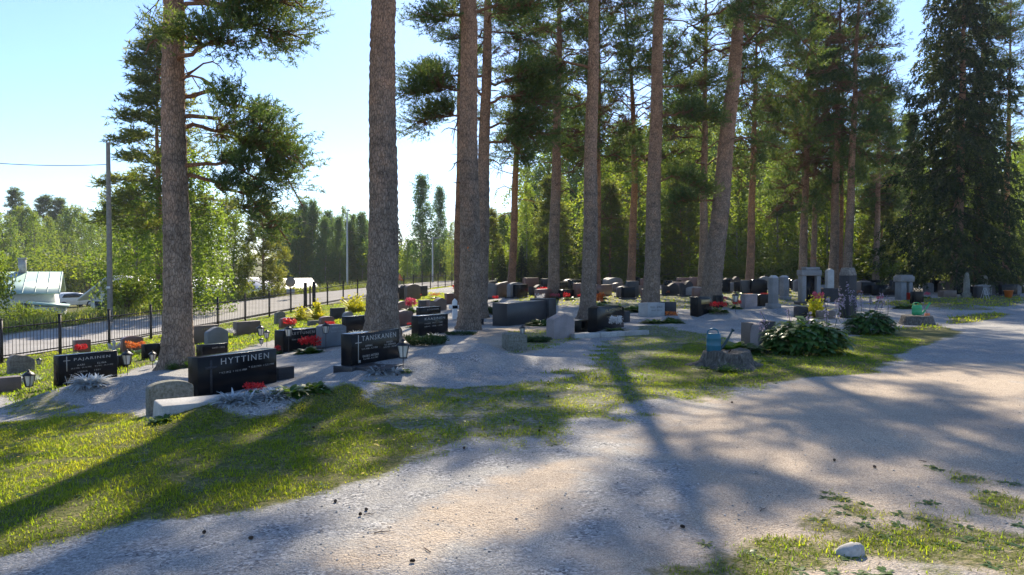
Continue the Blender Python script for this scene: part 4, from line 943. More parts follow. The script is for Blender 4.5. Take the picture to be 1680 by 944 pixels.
# middle
t, w_, h = headstone('very long low black monument in the middle of the cemetery', 832, 908, 498, 536, 'rect', 'dark', 60, .5, name='long_monument', cat='monument')
b = MB(); b.box((w_ + .12, .25, h * .52), (.5, .7, h * 1.12)); b.build('end_block', M['dark'], t, bevel=.01)
t, w_, h = headstone('smaller black stone standing before the long black monument', 858, 892, 507, 532, 'rect', 'black', 60, .12)
headstone('rough grey stump-like stone with a lantern behind it', 833, 865, 548, 576, 'slant', 'mossy', 25, .3)
headstone('pentagonal grey-mauve granite headstone with a pointed top, seen from the side', 909, 942, 516, 559, 'peak', 'mauve', 52, .22)
t, w_, h = headstone('black headstone with pale side and white flowers, right of the pentagonal stone', 980, 1024, 504, 546, 'slant', 'black', 60, .26); txt('ILVONEN', w_ * .6, .07, w_ * .6, h * .82, 0, t, 'gold'); txt('1899 - 1966', w_ * .4, .03, w_ * .55, h * .55, 0, t, 'gold')
headstone('low black block joined to the left of the white-flowered headstone', 954, 969, 527, 546, 'rect', 'black', 60, .2)
headstone('low black block at the right end of the white-flowered headstone', 1026, 1034, 511, 530, 'rect', 'black_rough', 55, .2)
g1 = gp(940, 556); g2 = gp(1062, 549); d = (g2 - g1); t = thing('grave_border', 'rough concrete border edging the raised grave with white flowers', 'border', g1, math.atan2(d.y, d.x)); b = MB(); L_ = d.length
for k in range(9): b.box(((k + .5) * L_ / 9, .01 * (k % 3), .04 + .012 * (k % 2)), (L_ / 9 + .01, .2 + .02 * (k % 2), .14))
b.build('edging', M['concrete'], t, bevel=.015)
t, w_, h = headstone('pale grey headstone with engraved names at the foot of the smooth pine', 1063, 1091, 498, 520, 'rect', 'light', 30, .5); txt('OLLI  AINO', w_ * .7, .07, w_ * .5, h * .7, 0, t, 'dark'); txt('1910  1915', w_ * .6, .05, w_ * .5, h * .45, 0, t, 'dark')
headstone('dark grey headstone touching the right of the pale engraved one', 1092, 1110, 496, 518, 'rect', 'dark', 25, .4)
t, w_, h = headstone('black headstone with a gilded panel and red begonias before the leaning pine', 1145, 1168, 487, 521, 'slant', 'black', 42, .3); b = MB(); b.box((w_ * .55, -.004, h * .72), (w_ * .6, .006, h * .22)); b.build('gilded_panel', M['gold'], t)
headstone('small black stone with oval emblem right of the gilded headstone', 1175, 1187, 485, 505, 'rect', 'black', 30, .2)
headstone('brownish-pink blocky headstone near a lantern, left of the tall pillars', 1223, 1243, 483, 506, 'rect', 'mauve', 25, .3)
headstone('black headstone with slanted top left of the tall pillars', 1248, 1264, 483, 503, 'slant', 'black', 25, .4)
for (pl, pr, yt, yb, lb) in ((1263, 1275, 452, 505, 'taller grey granite grave pillar of the pair, on the left'), (1281, 1292, 452, 492, 'shorter grey granite grave pillar of the pair, on the right')):
    g1 = gp((pl + pr) / 2, yb); s = g1.y / F; t = thing('grave_pillar', lb, 'pillar', g1, R(18)); w_ = (pr - pl) * s; h = (yb - yt) * s
    b = MB(); b.box((0, 0, h * .46), (w_, w_, h * .92)); b.build('shaft', M['grey'], t, bevel=.02); b = MB(); b.box((0, 0, h * .96), (w_ * 1.05, w_ * 1.05, h * .08), 0, .45); b.build('cap', M['light'], t, bevel=.01); b = MB(); b.box((0, 0, .06), (w_ * 1.5, w_ * 1.5, .2)); b.build('plinth', M['grey'], t, bevel=.02)
# gateway monument, white slab, obelisk
g1 = gp(1328, 500); s = g1.y / F; t = thing('gateway_monument', 'grey stone gateway monument with two posts and a lintel', 'monument', g1, R(10))
for xx in (-13, 13): b = MB(); b.box((xx * s, 0, 25 * s), (7.5 * s, .35, 44 * s)); b.build('post', M['grey'], t, bevel=.02)
b = MB(); b.box((0, .02, 52 * s), (36 * s, .42, 9 * s)); b.box((2 * s, 0, 59 * s), (26 * s, .34, 5 * s)); b.build('lintel', M['grey'], t, bevel=.02); b = MB(); b.box((0, 0, 2 * s), (40 * s, .7, 6 * s)); b.build('plinth', M['dark'], t, bevel=.02)
b = MB(); b.box((0, .05, 26 * s), (18 * s, .1, 42 * s)); b.build('dark_tablet', M['black'], t)
g1 = gp(1361, 496); s = g1.y / F; t = thing('white_monument', 'pale upright slab on a broad dark base left of the obelisk', 'monument', g1, R(12)); b = MB(); b.prism([(-6 * s, 22 * s), (6 * s, 22 * s), (6 * s, 52 * s), (0, 55 * s), (-6 * s, 52 * s)], -.1, .1); b.build('slab', M['light'], t, bevel=.01); b = MB(); b.box((3 * s, .1, 10 * s), (34 * s, .5, 26 * s)); b.build('base', M['black_rough'], t, bevel=.02)
g1 = gp(1391, 522); s = g1.y / F; t = thing('obelisk', 'massive dark obelisk with a hewn pale top and small iron cross', 'obelisk', g1, R(28)); b = MB(); b.box((0, 0, 34 * s), (20 * s, 20 * s, 72 * s), 0, .95); b.build('shaft', M['black_rough'], t, bevel=.02)
b = MB(); b.box((0, 0, 76 * s), (20 * s, 20 * s, 13 * s), 0, .72); b.build('cap', M['rock'], t, bevel=.02); b = MB(); b.box((5 * s, 0, 86 * s), (.02, .02, 10 * s)); b.box((5 * s, 0, 88 * s), (3 * s, .02, .02)); b.build('iron_cross', M['iron'], t)
headstone('grey stump-shaped stone behind the larger hosta', 1309, 1327, 503, 522, 'slant', 'black_rough', 10, .25)
headstone('low dark stone behind the larger hosta next to the yellow plant', 1344, 1372, 510, 524, 'slant', 'brown', 10, .2)
t, w_, h = headstone('mauve granite headstone turned sideways between the teal watering can and the hosta', 1245, 1258, 532, 575, 'round', 'mauve', 20, .3)
headstone('rough red-brown stone against the left of the mauve headstone', 1231, 1245, 531, 573, 'rect', 'brown', 14, .34)
headstone('dark stone behind the mauve headstone touching the hosta', 1258, 1273, 528, 552, 'rect', 'black_rough', 10, .3)
# right
g1 = gp(1483, 492); s = g1.y / F; t = thing('stone_aedicule', 'grey stone monument like a small doorway with a thick lintel at right', 'monument', g1, R(14))
for xx, ww in ((-6, 11), (8, 7)): b = MB(); b.box((xx * s, 0, 14 * s), (ww * s, .4, 30 * s)); b.build('post', M['bluegrey'], t, bevel=.02)
b = MB(); b.box((0, 0, 34 * s), (27 * s, .5, 9 * s)); b.box((0, 0, 39.5 * s), (23 * s, .42, 2.5 * s)); b.build('lintel', M['grey'], t, bevel=.02)
headstone('black stone right of the doorway-like monument, behind the green watering can', 1502, 1516, 479, 500, 'rect', 'black', 14, .3)
headstone('low brown stone block left of the spruce trunk', 1549, 1570, 477, 488, 'rect', 'brown', 14, .4)
g1 = gp(1586, 489); s = g1.y / F; t = thing('grave_pillar', 'mossy green-grey grave pillar with a round top right of the spruce trunk', 'pillar', g1, .2); b = MB(); b.lathe([(7 * s, 0), (7 * s, 8 * s), (5 * s, 9 * s), (4.5 * s, 30 * s), (3 * s, 34 * s), (3.4 * s, 37 * s), (2.4 * s, 41 * s), (0, 42 * s)], n=10); b.build('shaft', M['mossy'], t, smooth=False)
headstone('dark upright stone under the spruce boughs beside the mossy pillar', 1604, 1613, 470, 490, 'rect', 'black_rough', 10, .3)
headstone('tall greenish stone under the spruce boughs at the far right', 1612, 1621, 452, 482, 'arch', 'mossy', 10, .3)
g1 = gp(1616, 491); t = thing('folded_trolley', 'light grey metal frame leaning by the dark stones under the spruce', 'trolley', g1, .4); b = MB()
for xx in (-.18, .18): b.tube([(xx, -.35, 0), (xx, 0, .85)], .02, 6); b.tube([(xx, .3, 0), (xx, 0, .85)], .02, 6)
b.tube([(-.18, 0, .85), (.18, 0, .85)], .02, 6); b.tube([(-.18, -.2, .35), (.18, -.2, .35)], .02, 6); b.build('frame', M['steel'], t); t.scale = (.5, .5, .62)
# crowded far rows
frn = random.Random(31)
FAR = []
for (a, z_, y0, y1, n) in ((800, 900, 478, 494, 9), (905, 1060, 472, 492, 22), (1085, 1160, 474, 490, 10), (1165, 1260, 472, 484, 12), (1262, 1330, 472, 486, 7), (1400, 1470, 476, 488, 7), (1515, 1550, 476, 486, 3), (1560, 1670, 478, 488, 7), (620, 690, 486, 496, 5), (745, 800, 484, 500, 4)):
    for k in range(n): FAR.append((a + (k + frn.uniform(.2, .8)) * (z_ - a) / n, frn.uniform(y0, y1), 'left' if a < 850 else 'middle' if a < 1200 else 'right'))
KIND = [('black', 'black', 'rect'), ('black', 'black', 'slant'), ('dark grey', 'dark', 'rect'), ('brown', 'brown', 'arch'), ('reddish', 'red', 'rect'), ('grey', 'grey', 'arch'), ('black', 'black', 'rect'), ('dark', 'black_rough', 'wave'), ('black', 'black', 'wave')]
WORD = dict(rect='rectangular', slant='slant-topped', arch='arched', wave='wavy-topped', round='round-topped')
for (px, py, side) in FAR:
    nmn, mt, sh = KIND[min(len(KIND) - 1, int(frn.random() * 9))]; g_ = gp(px, py); hh = frn.uniform(.45, .85) / g_.y * F; ww = frn.uniform(.6, 1.1) / g_.y * F * .8
    headstone(f'small {nmn} {WORD[sh]} headstone in the crowded far rows, {side} part of the cemetery', px, px + ww, py - hh, py, sh, mt, 60 if px < 1000 else 30 if px < 1200 else 12, .2, .08 if frn.random() < .5 else None, f'far headstones in the {side} part')
# ------------------------------------------------------------------ lanterns, watering cans, stump
def lantern(label, px, pyb, ytop, group='grave lanterns', stake=.45, Y=None, z=None):
    g_ = gp(px, pyb); h = (pyb - ytop) / F * g_.y; t = thing('grave_lantern', label, 'lantern', g_, prng.random(), group)
    hb = h * (1 - stake); z0 = h * stake; r = hb * .33
    b = MB()
    if stake > 0.02: b.tube([(0, 0, -.05), (0, 0, z0)], .007, 6); b.build('stake', M['iron'], t); b = MB()
    b.lathe([(0, z0), (r * .62, z0), (r * .62, z0 + hb * .05), (r * .5, z0 + hb * .05)], n=6)
    for k in range(6):
        a = k * math.pi / 3; b.tube([(r * .6 * math.cos(a), r * .6 * math.sin(a), z0), (r * math.cos(a), r * math.sin(a), z0 + hb * .66)], r * .07, 4)
    b.build('frame', M['iron'], t)
    b = MB(); b.lathe([(r * .54, z0 + hb * .05), (r * .92, z0 + hb * .65)], n=6); b.build('glass', M['glass'], t)
    b = MB(); b.lathe([(r * 1.2, z0 + hb * .65), (r * 1.18, z0 + hb * .69), (r * .5, z0 + hb * .86), (r * .3, z0 + hb * .88), (r * .28, z0 + hb * .94), (0, z0 + hb)], n=6); b.build('roof', M['iron'], t)
for (lb, px, yb, yt, st) in [
    ('black stake lantern at far left before the silver plant bed', 45, 646, 607, .28), ('tall lantern with white panes standing right of the far left black headstone', 207, 616, 574, .4),
    ('flared lantern with white panes at the left foot of the thick left pine', 249, 605, 576, .4), ('tiny lantern in the lawn right of the boulder headstone', 62, 602, 587, .2),
    ('taller lantern in the lawn left of the double-lantern headstone', 427, 566, 533, .45), ('small dark lantern tight beside a taller lantern in the lawn', 437, 570, 541, .5),
    ('pale short lantern below the pair of lawn lanterns', 428, 568, 554, .2), ('lantern with white glass standing in front of the black headstone with red begonias', 473, 580, 534, .6),
    ('dark lantern standing before the blue-grey headstone', 534, 575, 529, .6), ('white-paned lantern on a thin stake at the right end of the tall black headstone', 661, 605, 556, .34),
    ('lantern standing behind the rough stump-like stone', 857, 572, 534, .62), ('slim lantern on a stake left of the brownish-pink blocky headstone', 1207, 512, 480, .5),
    ('small lantern near the far rows left of the low mauve block', 1172, 500, 484, .4)]:
    lantern(lb, px, yb, yt, stake=st)

def can(label, px, pyb, ytop, wpx, body, spout, side=1, lift=0):
    g_ = gp(px, pyb); g_.z += lift; s = g_.y / F; h = (pyb - ytop) * s; w2 = wpx * s / 2
    t = thing('watering_can', label, 'watering can', g_, 0); hb = h * .76
    b = MB(); b.lathe([(0, 0), (w2 * .96, 0), (w2, .015), (w2, hb * .3), (w2 * 1.03, hb * .32), (w2, hb * .34), (w2 * .98, hb * .7), (w2 * 1.02, hb * .72), (w2 * .97, hb * .75), (w2 * .93, hb * .97), (w2 * .86, hb), (w2 * .3, hb * 1.0)], n=28, sy=.72); b.build('tank', M[body], t, smooth=True)
    b = MB(); a = np.linspace(0, math.pi, 10); b.tube(np.stack([-.12 * w2 + w2 * .78 * np.cos(a), 0 * a, hb * .93 + (h - hb) * 1.0 * np.sin(a) ** .6], -1), .012, 8); b.build('handle', M[body], t, smooth=True)
    b = MB(); P = bez(np.array([w2 * .85, 0, hb * .12]), np.array([w2 * 1.5, 0, hb * .3]), np.array([w2 * 2.5, 0, hb * 1.12]), 8); b.tube(P, np.linspace(w2 * .26, w2 * .13, 8), 10)
    b.tube([P[-1], P[-1] + np.array([.02, 0, .028])], [w2 * .14, w2 * .3], 10); o = b.build('spout', M[spout], t, smooth=True)
    return t
rng = np.random.default_rng(8)
# stump under the teal can
g1 = gp(1196, 603); s = g1.y / F; R0 = 38 * s
t = thing('tree_stump', 'wide weathered grey tree stump carrying the teal watering can', 'stump', g1, .3); b = MB(); n = 40; a = np.arange(n) * 2 * np.pi / n
lob = 1 + .10 * np.sin(3 * a + .6) + .07 * np.sin(5 * a + 2) + .05 * rng.random(n); top = 26 * s
rings = [(1.55, -.1), (1.38, .02), (1.12, top * .3), (1.0, top * .65), (.95, top * .95), (.88, top), (.55, top * .97), (.15, top * .98)]
v = np.concatenate([np.stack([R0 * q * (1 + (lob - 1) * (2.2 if k < 2 else 1)) * np.cos(a), R0 * .9 * q * (1 + (lob - 1) * (2.2 if k < 2 else 1)) * np.sin(a), np.full(n, z) + (.02 * np.sin(4 * a) * (k > 3)) + .02 * rng.random(n) * (k > 1)], -1) for k, (q, z) in enumerate(rings)])
i = np.arange(len(rings) - 1)[:, None] * n; j = np.arange(n)[None]; k2 = (j + 1) % n; b.add(v, np.stack([i + j, i + k2, i + n + k2, i + n + j], -1).reshape(-1, 4)); b.build('wood', M['stump'], t)
STZ = top
cg = gp(1196, 603)
tcan = can('teal watering can standing on the weathered tree stump', 1173, 603, 564, 24, 'teal', 'tealdark', lift=top - .005)
tcan.location.y += .05
g1 = gp(1503, 532); s = g1.y / F
t = thing('tree_stump', 'low flat stump with bark crumbs under the green watering can', 'stump', g1, 1.2); b = MB(); v = np.concatenate([np.stack([28 * s * q * lob * np.cos(a), 22 * s * q * lob * np.sin(a), np.full(n, z * s) + .015 * rng.random(n)], -1) for q, z in [(1.25, -4), (1.1, 4), (1, 13), (.9, 14), (.2, 14)]])
i = np.arange(4)[:, None] * n; b.add(v, np.stack([i + j, i + k2, i + n + k2, i + n + j], -1).reshape(-1, 4)); b.build('wood', M['stump'], t)
can('bright green watering can standing on the low flat stump', 1505, 531, 509, 16, 'greenp', 'greenp', lift=14 * s - .01)
g2 = gp(1522, 533); t = thing('garden_spade', 'orange-bladed garden spade leaning behind the green watering can', 'spade', (g2.x, g2.y, g2.z + .02), .4); b = MB(); b.tube([(0, 0, .3), (.12, .25, .62)], .015, 8); b.tube([(.06, .25, .62), (.18, .25, .62)], .014, 6); b.build('shaft', M['wood_grey'], t); b = MB(); b.prism([(-.1, .32), (-.09, .06), (0, 0), (.09, .06), (.1, .32)], -.012, .012); b.build('blade', M['orangep'], t)
g2 = gp(1494, 492); t = thing('plastic_tub', 'red plastic tub beside the doorway-like monument', 'tub', g2); b = MB(); b.lathe([(0, 0), (.24, 0), (.3, .3), (.33, .31), (.33, .34), (.28, .34), (.22, .05), (0, .05)], n=20); b.build('tub', M['redp'], t, smooth=True); b = MB(); b.tube([(-.31, 0, .31), (-.2, 0, .42), (.2, 0, .42), (.31, 0, .31)], .01, 6); b.build('handle', M['iron'], t)
g2 = gp(1655, 489); t = thing('plastic_bucket', 'small orange bucket in the grass at the far right edge', 'bucket', g2); b = MB(); b.lathe([(0, 0), (.15, 0), (.2, .34), (.215, .34), (.215, .37), (.18, .37), (.13, .03), (0, .03)], n=18); b.build('pail', M['orangep'], t, smooth=True); b = MB(); b.tube([(-.2, 0, .34), (-.1, 0, .5), (.1, 0, .5), (.2, 0, .34)], .008, 6); b.build('handle', M['iron'], t)
# pale rock, cones, twigs on the path
g2 = gp(1399, 914); t = MB(); a = np.arange(14) * 2 * np.pi / 14
v = np.concatenate([np.stack([.075 * q * (1 + .18 * np.sin(2 * a + 1) + .1 * np.sin(3 * a)) * np.cos(a) + sx, .05 * q * np.sin(a), np.full(14, z) + .006 * rng.random(14)], -1) for q, z, sx in [(1.02, -.01, 0), (1, .012, 0), (.8, .04, .012), (.45, .058, .022), (.08, .062, .026)]])
i = np.arange(4)[:, None] * 14; jj = np.arange(14)[None]; kk = (jj + 1) % 14; t.add(v, np.stack([i + jj, i + kk, i + 14 + kk, i + 14 + jj], -1).reshape(-1, 4)); tag(t.build('rock', M['concrete'], loc=tuple(g2), bevel=.004), 'pale angular rock lying in the patchy grass at bottom right', 'rock')
cm = MB(); nn = 60; ii = np.arange(nn); zz = ii / nn; az_ = ii * 2.4; rr = .016 * np.sin(np.pi * (.12 + .84 * zz))
cm.lathe([(0, 0), (.009, .004), (.012, .02), (.006, .04), (0, .045)], n=8)
P = np.stack([rr * np.cos(az_), rr * np.sin(az_), zz * .045], -1); blades(cm, rng, P * [.6, .6, 1], az_, .012, .011, .5, -.4, (.8, 1, .5))
cone_me = cm.mesh('pine_cone', M['cone'])
CONES = [(404, 893), (332, 880), (1372, 759), (1441, 771), (760, 742), (600, 843), (590, 850), (548, 830), (1118, 870), (890, 706), (886, 712), (843, 697), (1200, 662), (515, 707), (524, 709), (300, 640), (375, 668), (650, 617), (900, 655), (680, 930), (1010, 835), (720, 700), (1560, 770), (960, 640), (1155, 845), (505, 850), (1300, 700), (1610, 668)]
for k, (px, py) in enumerate(CONES[:20]):
    g2 = gp(px, py); o = bpy.data.objects.new('pine_cone', cone_me); C.objects.link(o); o.location = (g2.x, g2.y, float(ground_z(g2.x, g2.y)) + .014); o.rotation_euler = (R(80), prng.random() * 6, prng.random() * 6); o.scale = (.62,) * 3
    tag(o, 'small dark pine cone lying on the gravel or short grass', 'pine cone', 'fallen pine cones')

# ------------------------------------------------------------------ plants
def plant(kind, label, px, py, wpx, hpx, seed=0, name=None, cat='plant', lift=0.0, group=None):
    g_ = gp(px, py); s = g_.y / F; r = wpx * s / 2; h = hpx * s; rng = np.random.default_rng(seed + int(px * 3 + py))
    nm_ = name or {'silver': 'silver_plant', 'red': 'begonia', 'pink': 'begonia', 'orange': 'begonia', 'green': 'leafy_plant', 'hosta': 'hosta', 'juniper': 'juniper', 'yellow': 'yellow_shrub', 'white': 'white_flowers', 'fern': 'fern'}[kind]
    t = thing(nm_, label, cat, (g_.x, g_.y, g_.z + lift), 0, group); fm, lm = MB(), MB()
    if kind == 'silver':
        n = int(9 * wpx * .5)
        for k in range(max(3, int(wpx / 9))):
            c = (rng.uniform(-.75, .75) * r, rng.uniform(-.3, .3) * r, 0); tuft(lm, rng, c, h * .22, 90, h * .85, h * .12, (.5, .9, 1, .6, .1), (.2, 1.5), .9)
        lm.build('foliage', M['silver'], t)
    elif kind in ('red', 'pink', 'orange', 'white'):
        n = int(60 + wpx * 3); tuft(lm, rng, (0, 0, 0), r * .85, n, h * .6, h * .34, LEAFP, (.2, 1.4), .9, .6); lm.build('foliage', M['leaf'], t)
        for k in range(int(22 + wpx * 2)):
            a = rng.random() * 6.28; q = math.sqrt(rng.random()) * r; P = np.array([q * math.cos(a), q * math.sin(a) * .6, h * (.6 + .4 * rng.random())]); leaves(fm, rng, P + rng.normal(size=(7, 3)) * h * .045, h * .10, 0, None, .9)
        fm.build('flowers', M[{'red': 'redf', 'pink': 'pinkf', 'orange': 'orangef', 'white': 'whitef'}[kind]], t)
    elif kind == 'green':
        tuft(lm, rng, (0, 0, 0), r * .9, int(80 + wpx * 3.5), h * .75, h * .36, LEAFP, (.2, 1.45), 1.1, .7); lm.build('foliage', M['leaf'], t)
    elif kind == 'fern' or kind == 'yellow':
        tuft(lm, rng, (0, 0, 0), r * .5, int(90 + wpx * 4), h * 1.05, h * .12, (.6, .9, .7, .4, .05), (.5, 1.5), .9, .8)
        P = rng.normal(size=(300, 3)) * np.array([r * .5, r * .35, h * .25]) + np.array([0, 0, h * .55]); leaves(lm, rng, P[P[:, 2] > 0], h * .16, 0)
        lm.build('foliage', M['yellow' if kind == 'yellow' else 'leaf'], t)
    elif kind == 'juniper':
        n = int(160 + wpx * 5); a = rng.random(n) * 6.28; q = np.sqrt(rng.random(n)) * r; B = np.stack([q * np.cos(a), q * np.sin(a) * .7, h * .5 * rng.random(n) * (1 - .6 * q / r)], -1)
        d = unit(np.stack([np.cos(a), np.sin(a), .5 + .4 * rng.random(n)], -1)); spikes(lm, rng, B, d, h * .7, 14, h * .22, h * .06, .6); lm.build('sprays', M['juniper'], t)
    return t
HOSTA_P = (.08, .12, .7, 1.0, .85, .45, .03)
def hosta(label, px, py, wpx, hpx, seed, spikes_at):
    g_ = gp(px, py); s = g_.y / F; r = wpx * s / 2; h = hpx * s; rng = np.random.default_rng(seed); g_.y += r * .55
    t = thing('hosta', label, 'hosta', g_); lm, fm, sm = MB(), MB(), MB()
    n = 640; a = rng.random(n) * 6.283; lv = rng.random(n); q = (.05 + .68 * np.sqrt(rng.random(n))) * r
    B = np.stack([q * np.cos(a), q * np.sin(a) * .8, h * (.02 + .80 * (.2 + .8 * lv) * (1 - (q / r) ** 2))], -1)
    blades(lm, rng, B, a + rng.normal(size=n) * .35, (.24 + .12 * rng.random(n)) * r / .8, (.11 + .05 * rng.random(n)) * r / .8, .85 + .4 * rng.random(n) - .5 * q / r, 1.6, HOSTA_P)
    n = 260; a = rng.random(n) * 6.283; q = (.45 + .3 * rng.random(n)) * r
    blades(lm, rng, np.stack([q * np.cos(a), q * np.sin(a) * .8, .02 + .16 * h * rng.random(n)], -1), a + rng.normal(size=n) * .4, .2 * r / .8 * (.8 + .5 * rng.random(n)), .1 * r / .8 * (.8 + .5 * rng.random(n)), .35 + .5 * rng.random(n), 1.3, HOSTA_P)
    lm.build('foliage', M['hosta'], t)
    for (dx_, hh) in spikes_at:
        x = dx_ * s; yy = rng.uniform(-.3, .3) * r; top = np.array([x + rng.normal() * .06, yy + rng.normal() * .05, hh * s]); P = bez(np.array([x * .8, yy, h * .4]), np.array([x, yy, hh * s * .7]), top, 7); sm, fm = MB(), MB(); sm.tube(P, .005, 4, False)
        m = 34; u = rng.random(m) ** .8; Q = np.stack([np.interp(.45 + .55 * u, np.linspace(0, 1, 7), P[:, c]) for c in range(3)], -1) + rng.normal(size=(m, 3)) * .018; leaves(fm, rng, Q, .055, .8, None, .45); o = sm.build('flower_stem', M['leaf'], t); fm.build('flower_spike', M['purplef'], o)
    return t
hosta('larger spreading hosta with glossy leaves beside the mauve headstone', 1338, 584, 150, 66, 1, [(-66, 50), (-60, 70), (-20, 74), (10, 70), (40, 84), (46, 96), (52, 90)])
hosta('smaller hosta with many pale purple flower spikes at right of the larger one', 1440, 550, 88, 44, 2, [(-58, 60), (-50, 78), (-44, 66), (-36, 74), (-24, 62), (-12, 70), (-4, 66), (6, 60), (14, 68), (22, 58), (28, 64), (-30, 84)])
for a in [('silver', 'silver-leaved plant before the far left cross-carved headstone', 152, 632, 54, 30), ('silver', 'silver-leaved plant left of the red flowers at the widest headstone', 393, 663, 54, 32), ('silver', 'silver-leaved plant right of the red flowers at the widest headstone', 440, 655, 32, 30),
          ('silver', 'silver-leaved plants along the foot of the tall black headstone', 630, 613, 52, 20), ('silver', 'silver-grey plants before the headstone left of the scarred pine', 716, 554, 26, 13), ('silver', 'silver plants in the bed at the far left edge', 30, 628, 36, 22), ('silver', 'silver plant at the left foot of the thick left pine', 262, 598, 20, 14), ('silver', 'pale silver plant by the foot of the thickest pine', 590, 550, 22, 14),
          ('red', 'dark red begonias between the silver plants at the widest headstone', 416, 650, 34, 20), ('red', 'bright red begonias right of the double-lantern headstone', 507, 580, 36, 26), ('red', 'red begonias before the small red-brown stone', 132, 584, 20, 18), ('red', 'mixed red flowers on the red stone near the fence', 476, 542, 22, 18), ('red', 'red begonias before the low reddish stone', 541, 540, 18, 12),
          ('orange', 'red and orange begonias before the low arched reddish stone', 222, 582, 34, 20), ('red', 'small red flower cushion at the right end of the widest headstone', 454, 582, 10, 14), ('pink', 'bright pink flowers right of the thickest pine', 674, 514, 18, 24), ('orange', 'orange-red flowers before the silver-planted headstone', 712, 544, 18, 12), ('red', 'few red flowers before the reddish arched stone', 672, 538, 10, 8),
          ('red', 'red begonias beside the headstone with the gilded panel', 1178, 512, 30, 16), ('red', 'red flowers left of the brownish-pink blocky headstone', 1209, 507, 14, 14), ('orange', 'orange flowers beside the dark stone touching the pale engraved one', 1102, 526, 22, 14), ('white', 'white flower bouquet before the headstone with the concrete border', 1010, 546, 20, 26), ('white', 'white flowers in the lawn by the brown rectangular headstone', 376, 556, 18, 16),
          ('orange', 'golden orange flowers behind the headstone with the concrete border', 985, 508, 12, 26), ('red', 'red flower patch in the far rows left of the grey pine behind the monument', 890, 486, 18, 14), ('red', 'red flowers in the far rows right of the long monument', 928, 493, 8, 12), ('red', 'small red flowers in the far rows beside the scarred pine', 813, 496, 10, 10), ('pink', 'pink and dark red flowers before the gateway monument', 1342, 506, 18, 24),
          ('green', 'leafy green plants right of the widest black headstone', 472, 648, 36, 30), ('green', 'second leafy green clump towards the tall black headstone', 512, 640, 48, 24), ('green', 'green leafy plants by the pale engraved headstone', 1072, 531, 38, 17), ('green', 'fresh green plants under the orange flowers', 1104, 530, 34, 14), ('green', 'leafy dark plants before the long black monument', 888, 534, 36, 22), ('green', 'leafy bush left of the rough red-brown stone, behind the teal can', 1206, 580, 56, 42), ('green', 'tall leafy weed in the grass before the stump', 1252, 596, 40, 10), ('green', 'low weeds growing against the left side of the stump', 1158, 606, 40, 12), ('fern', 'grass tuft growing at the front of the stump', 1195, 612, 40, 14),
          ('green', 'large-leaved plant at the far left edge', 6, 634, 24, 26), ('green', 'green plant before the white angel figure', 190, 580, 26, 18), ('green', 'dark green shrub between the white-flowered grave and the smooth pine', 1042, 512, 30, 28), ('green', 'bright green plant on the grave behind the green watering can', 1487, 507, 24, 20),
          ('juniper', 'low spreading juniper right of the tall black headstone', 692, 566, 66, 20), ('juniper', 'small low juniper at the left foot of the scarred pine', 757, 550, 46, 8), ('juniper', 'rounded dark conifer cushion behind the scarred pine', 804, 516, 26, 16), ('juniper', 'creeping green mat between the stump-like stone and the pentagonal one', 882, 562, 36, 12),
          ('yellow', 'bright yellow shrub left of the thickest pine', 582, 512, 32, 26), ('yellow', 'yellow plume-like plant behind the larger hosta', 1340, 521, 26, 32), ('yellow', 'yellow-green tall grass clump by the gate posts', 521, 525, 10, 28), ('yellow', 'yellow-green clump before the notched stone', 493, 526, 16, 22), ('yellow', 'yellow-green bushes at the far end of the lawn behind the forked pines', 812, 484, 34, 16),
          ('fern', 'tuft of blades at the right foot of the thick left pine', 308, 604, 30, 14), ('fern', 'green tuft growing at the base of the thick left pine', 282, 608, 20, 12), ('green', 'low plants at the foot of the white-paned lantern', 664, 610, 18, 10), ('green', 'broad-leaved weed at the arched kerb stone', 268, 692, 34, 20)]:
    plant(*a)
# little plantings between the far stones
fpl = random.Random(12)
for k in range(34):
    px = fpl.choice([fpl.uniform(905, 1060), fpl.uniform(1085, 1330), fpl.uniform(1165, 1260), fpl.uniform(640, 760), fpl.uniform(1400, 1530), fpl.uniform(800, 900)]); py = fpl.uniform(480, 500)
    kd, lb = fpl.choice([('red', 'tiny red flower planting before a headstone in the far rows'), ('green', 'small leafy green planting before a headstone in the far rows'), ('green', 'small leafy green planting before a headstone in the far rows'), ('orange', 'tiny orange flower planting before a headstone in the far rows'), ('pink', 'tiny pink flower planting before a headstone in the far rows'), ('white', 'tiny white flower planting before a headstone in the far rows')])
    plant(kd, lb, px, py, fpl.uniform(9, 18), fpl.uniform(7, 13), k, group='plantings in the far rows: ' + kd)
# small white angel figure between the left headstones
g2 = gp(186, 586); s = g2.y / F; t = thing('angel_figure', 'small pale angel figure on the far left grave row', 'figurine', g2, .6); b = MB(); b.lathe([(0, 0), (6 * s, 0), (5 * s, 3 * s), (3 * s, 16 * s), (2 * s, 19 * s), (2.6 * s, 22 * s), (2.6 * s, 25 * s), (1 * s, 28 * s), (0, 28 * s)], n=12); b.build('body', M['light'], t, smooth=True)
b = MB()
for sg in (-1, 1): b.prism([(0, 12 * s), (sg * 8 * s, 14 * s), (sg * 10 * s, 24 * s), (sg * 4 * s, 20 * s)][::sg], 2 * s, 3 * s)
b.build('wings', M['light'], t)
# the orange scar on the pine: fresh wood showing
tr = [o for o in bpy.data.objects if o.name.startswith('pine_tree') and 'orange scar' in o.get('label', '')][0]
ax_r = tr.location; zs = EYE - (404 - HY) / F * ax_r.y - ax_r.z
b = MB(); b.prism([(-.03, zs - .13), (.03, zs - .15), (.05, zs), (.03, zs + .14), (-.02, zs + .16), (-.045, zs + .02)], -.275, -.20); b.build('bark_scar', M['orangep'], tr)

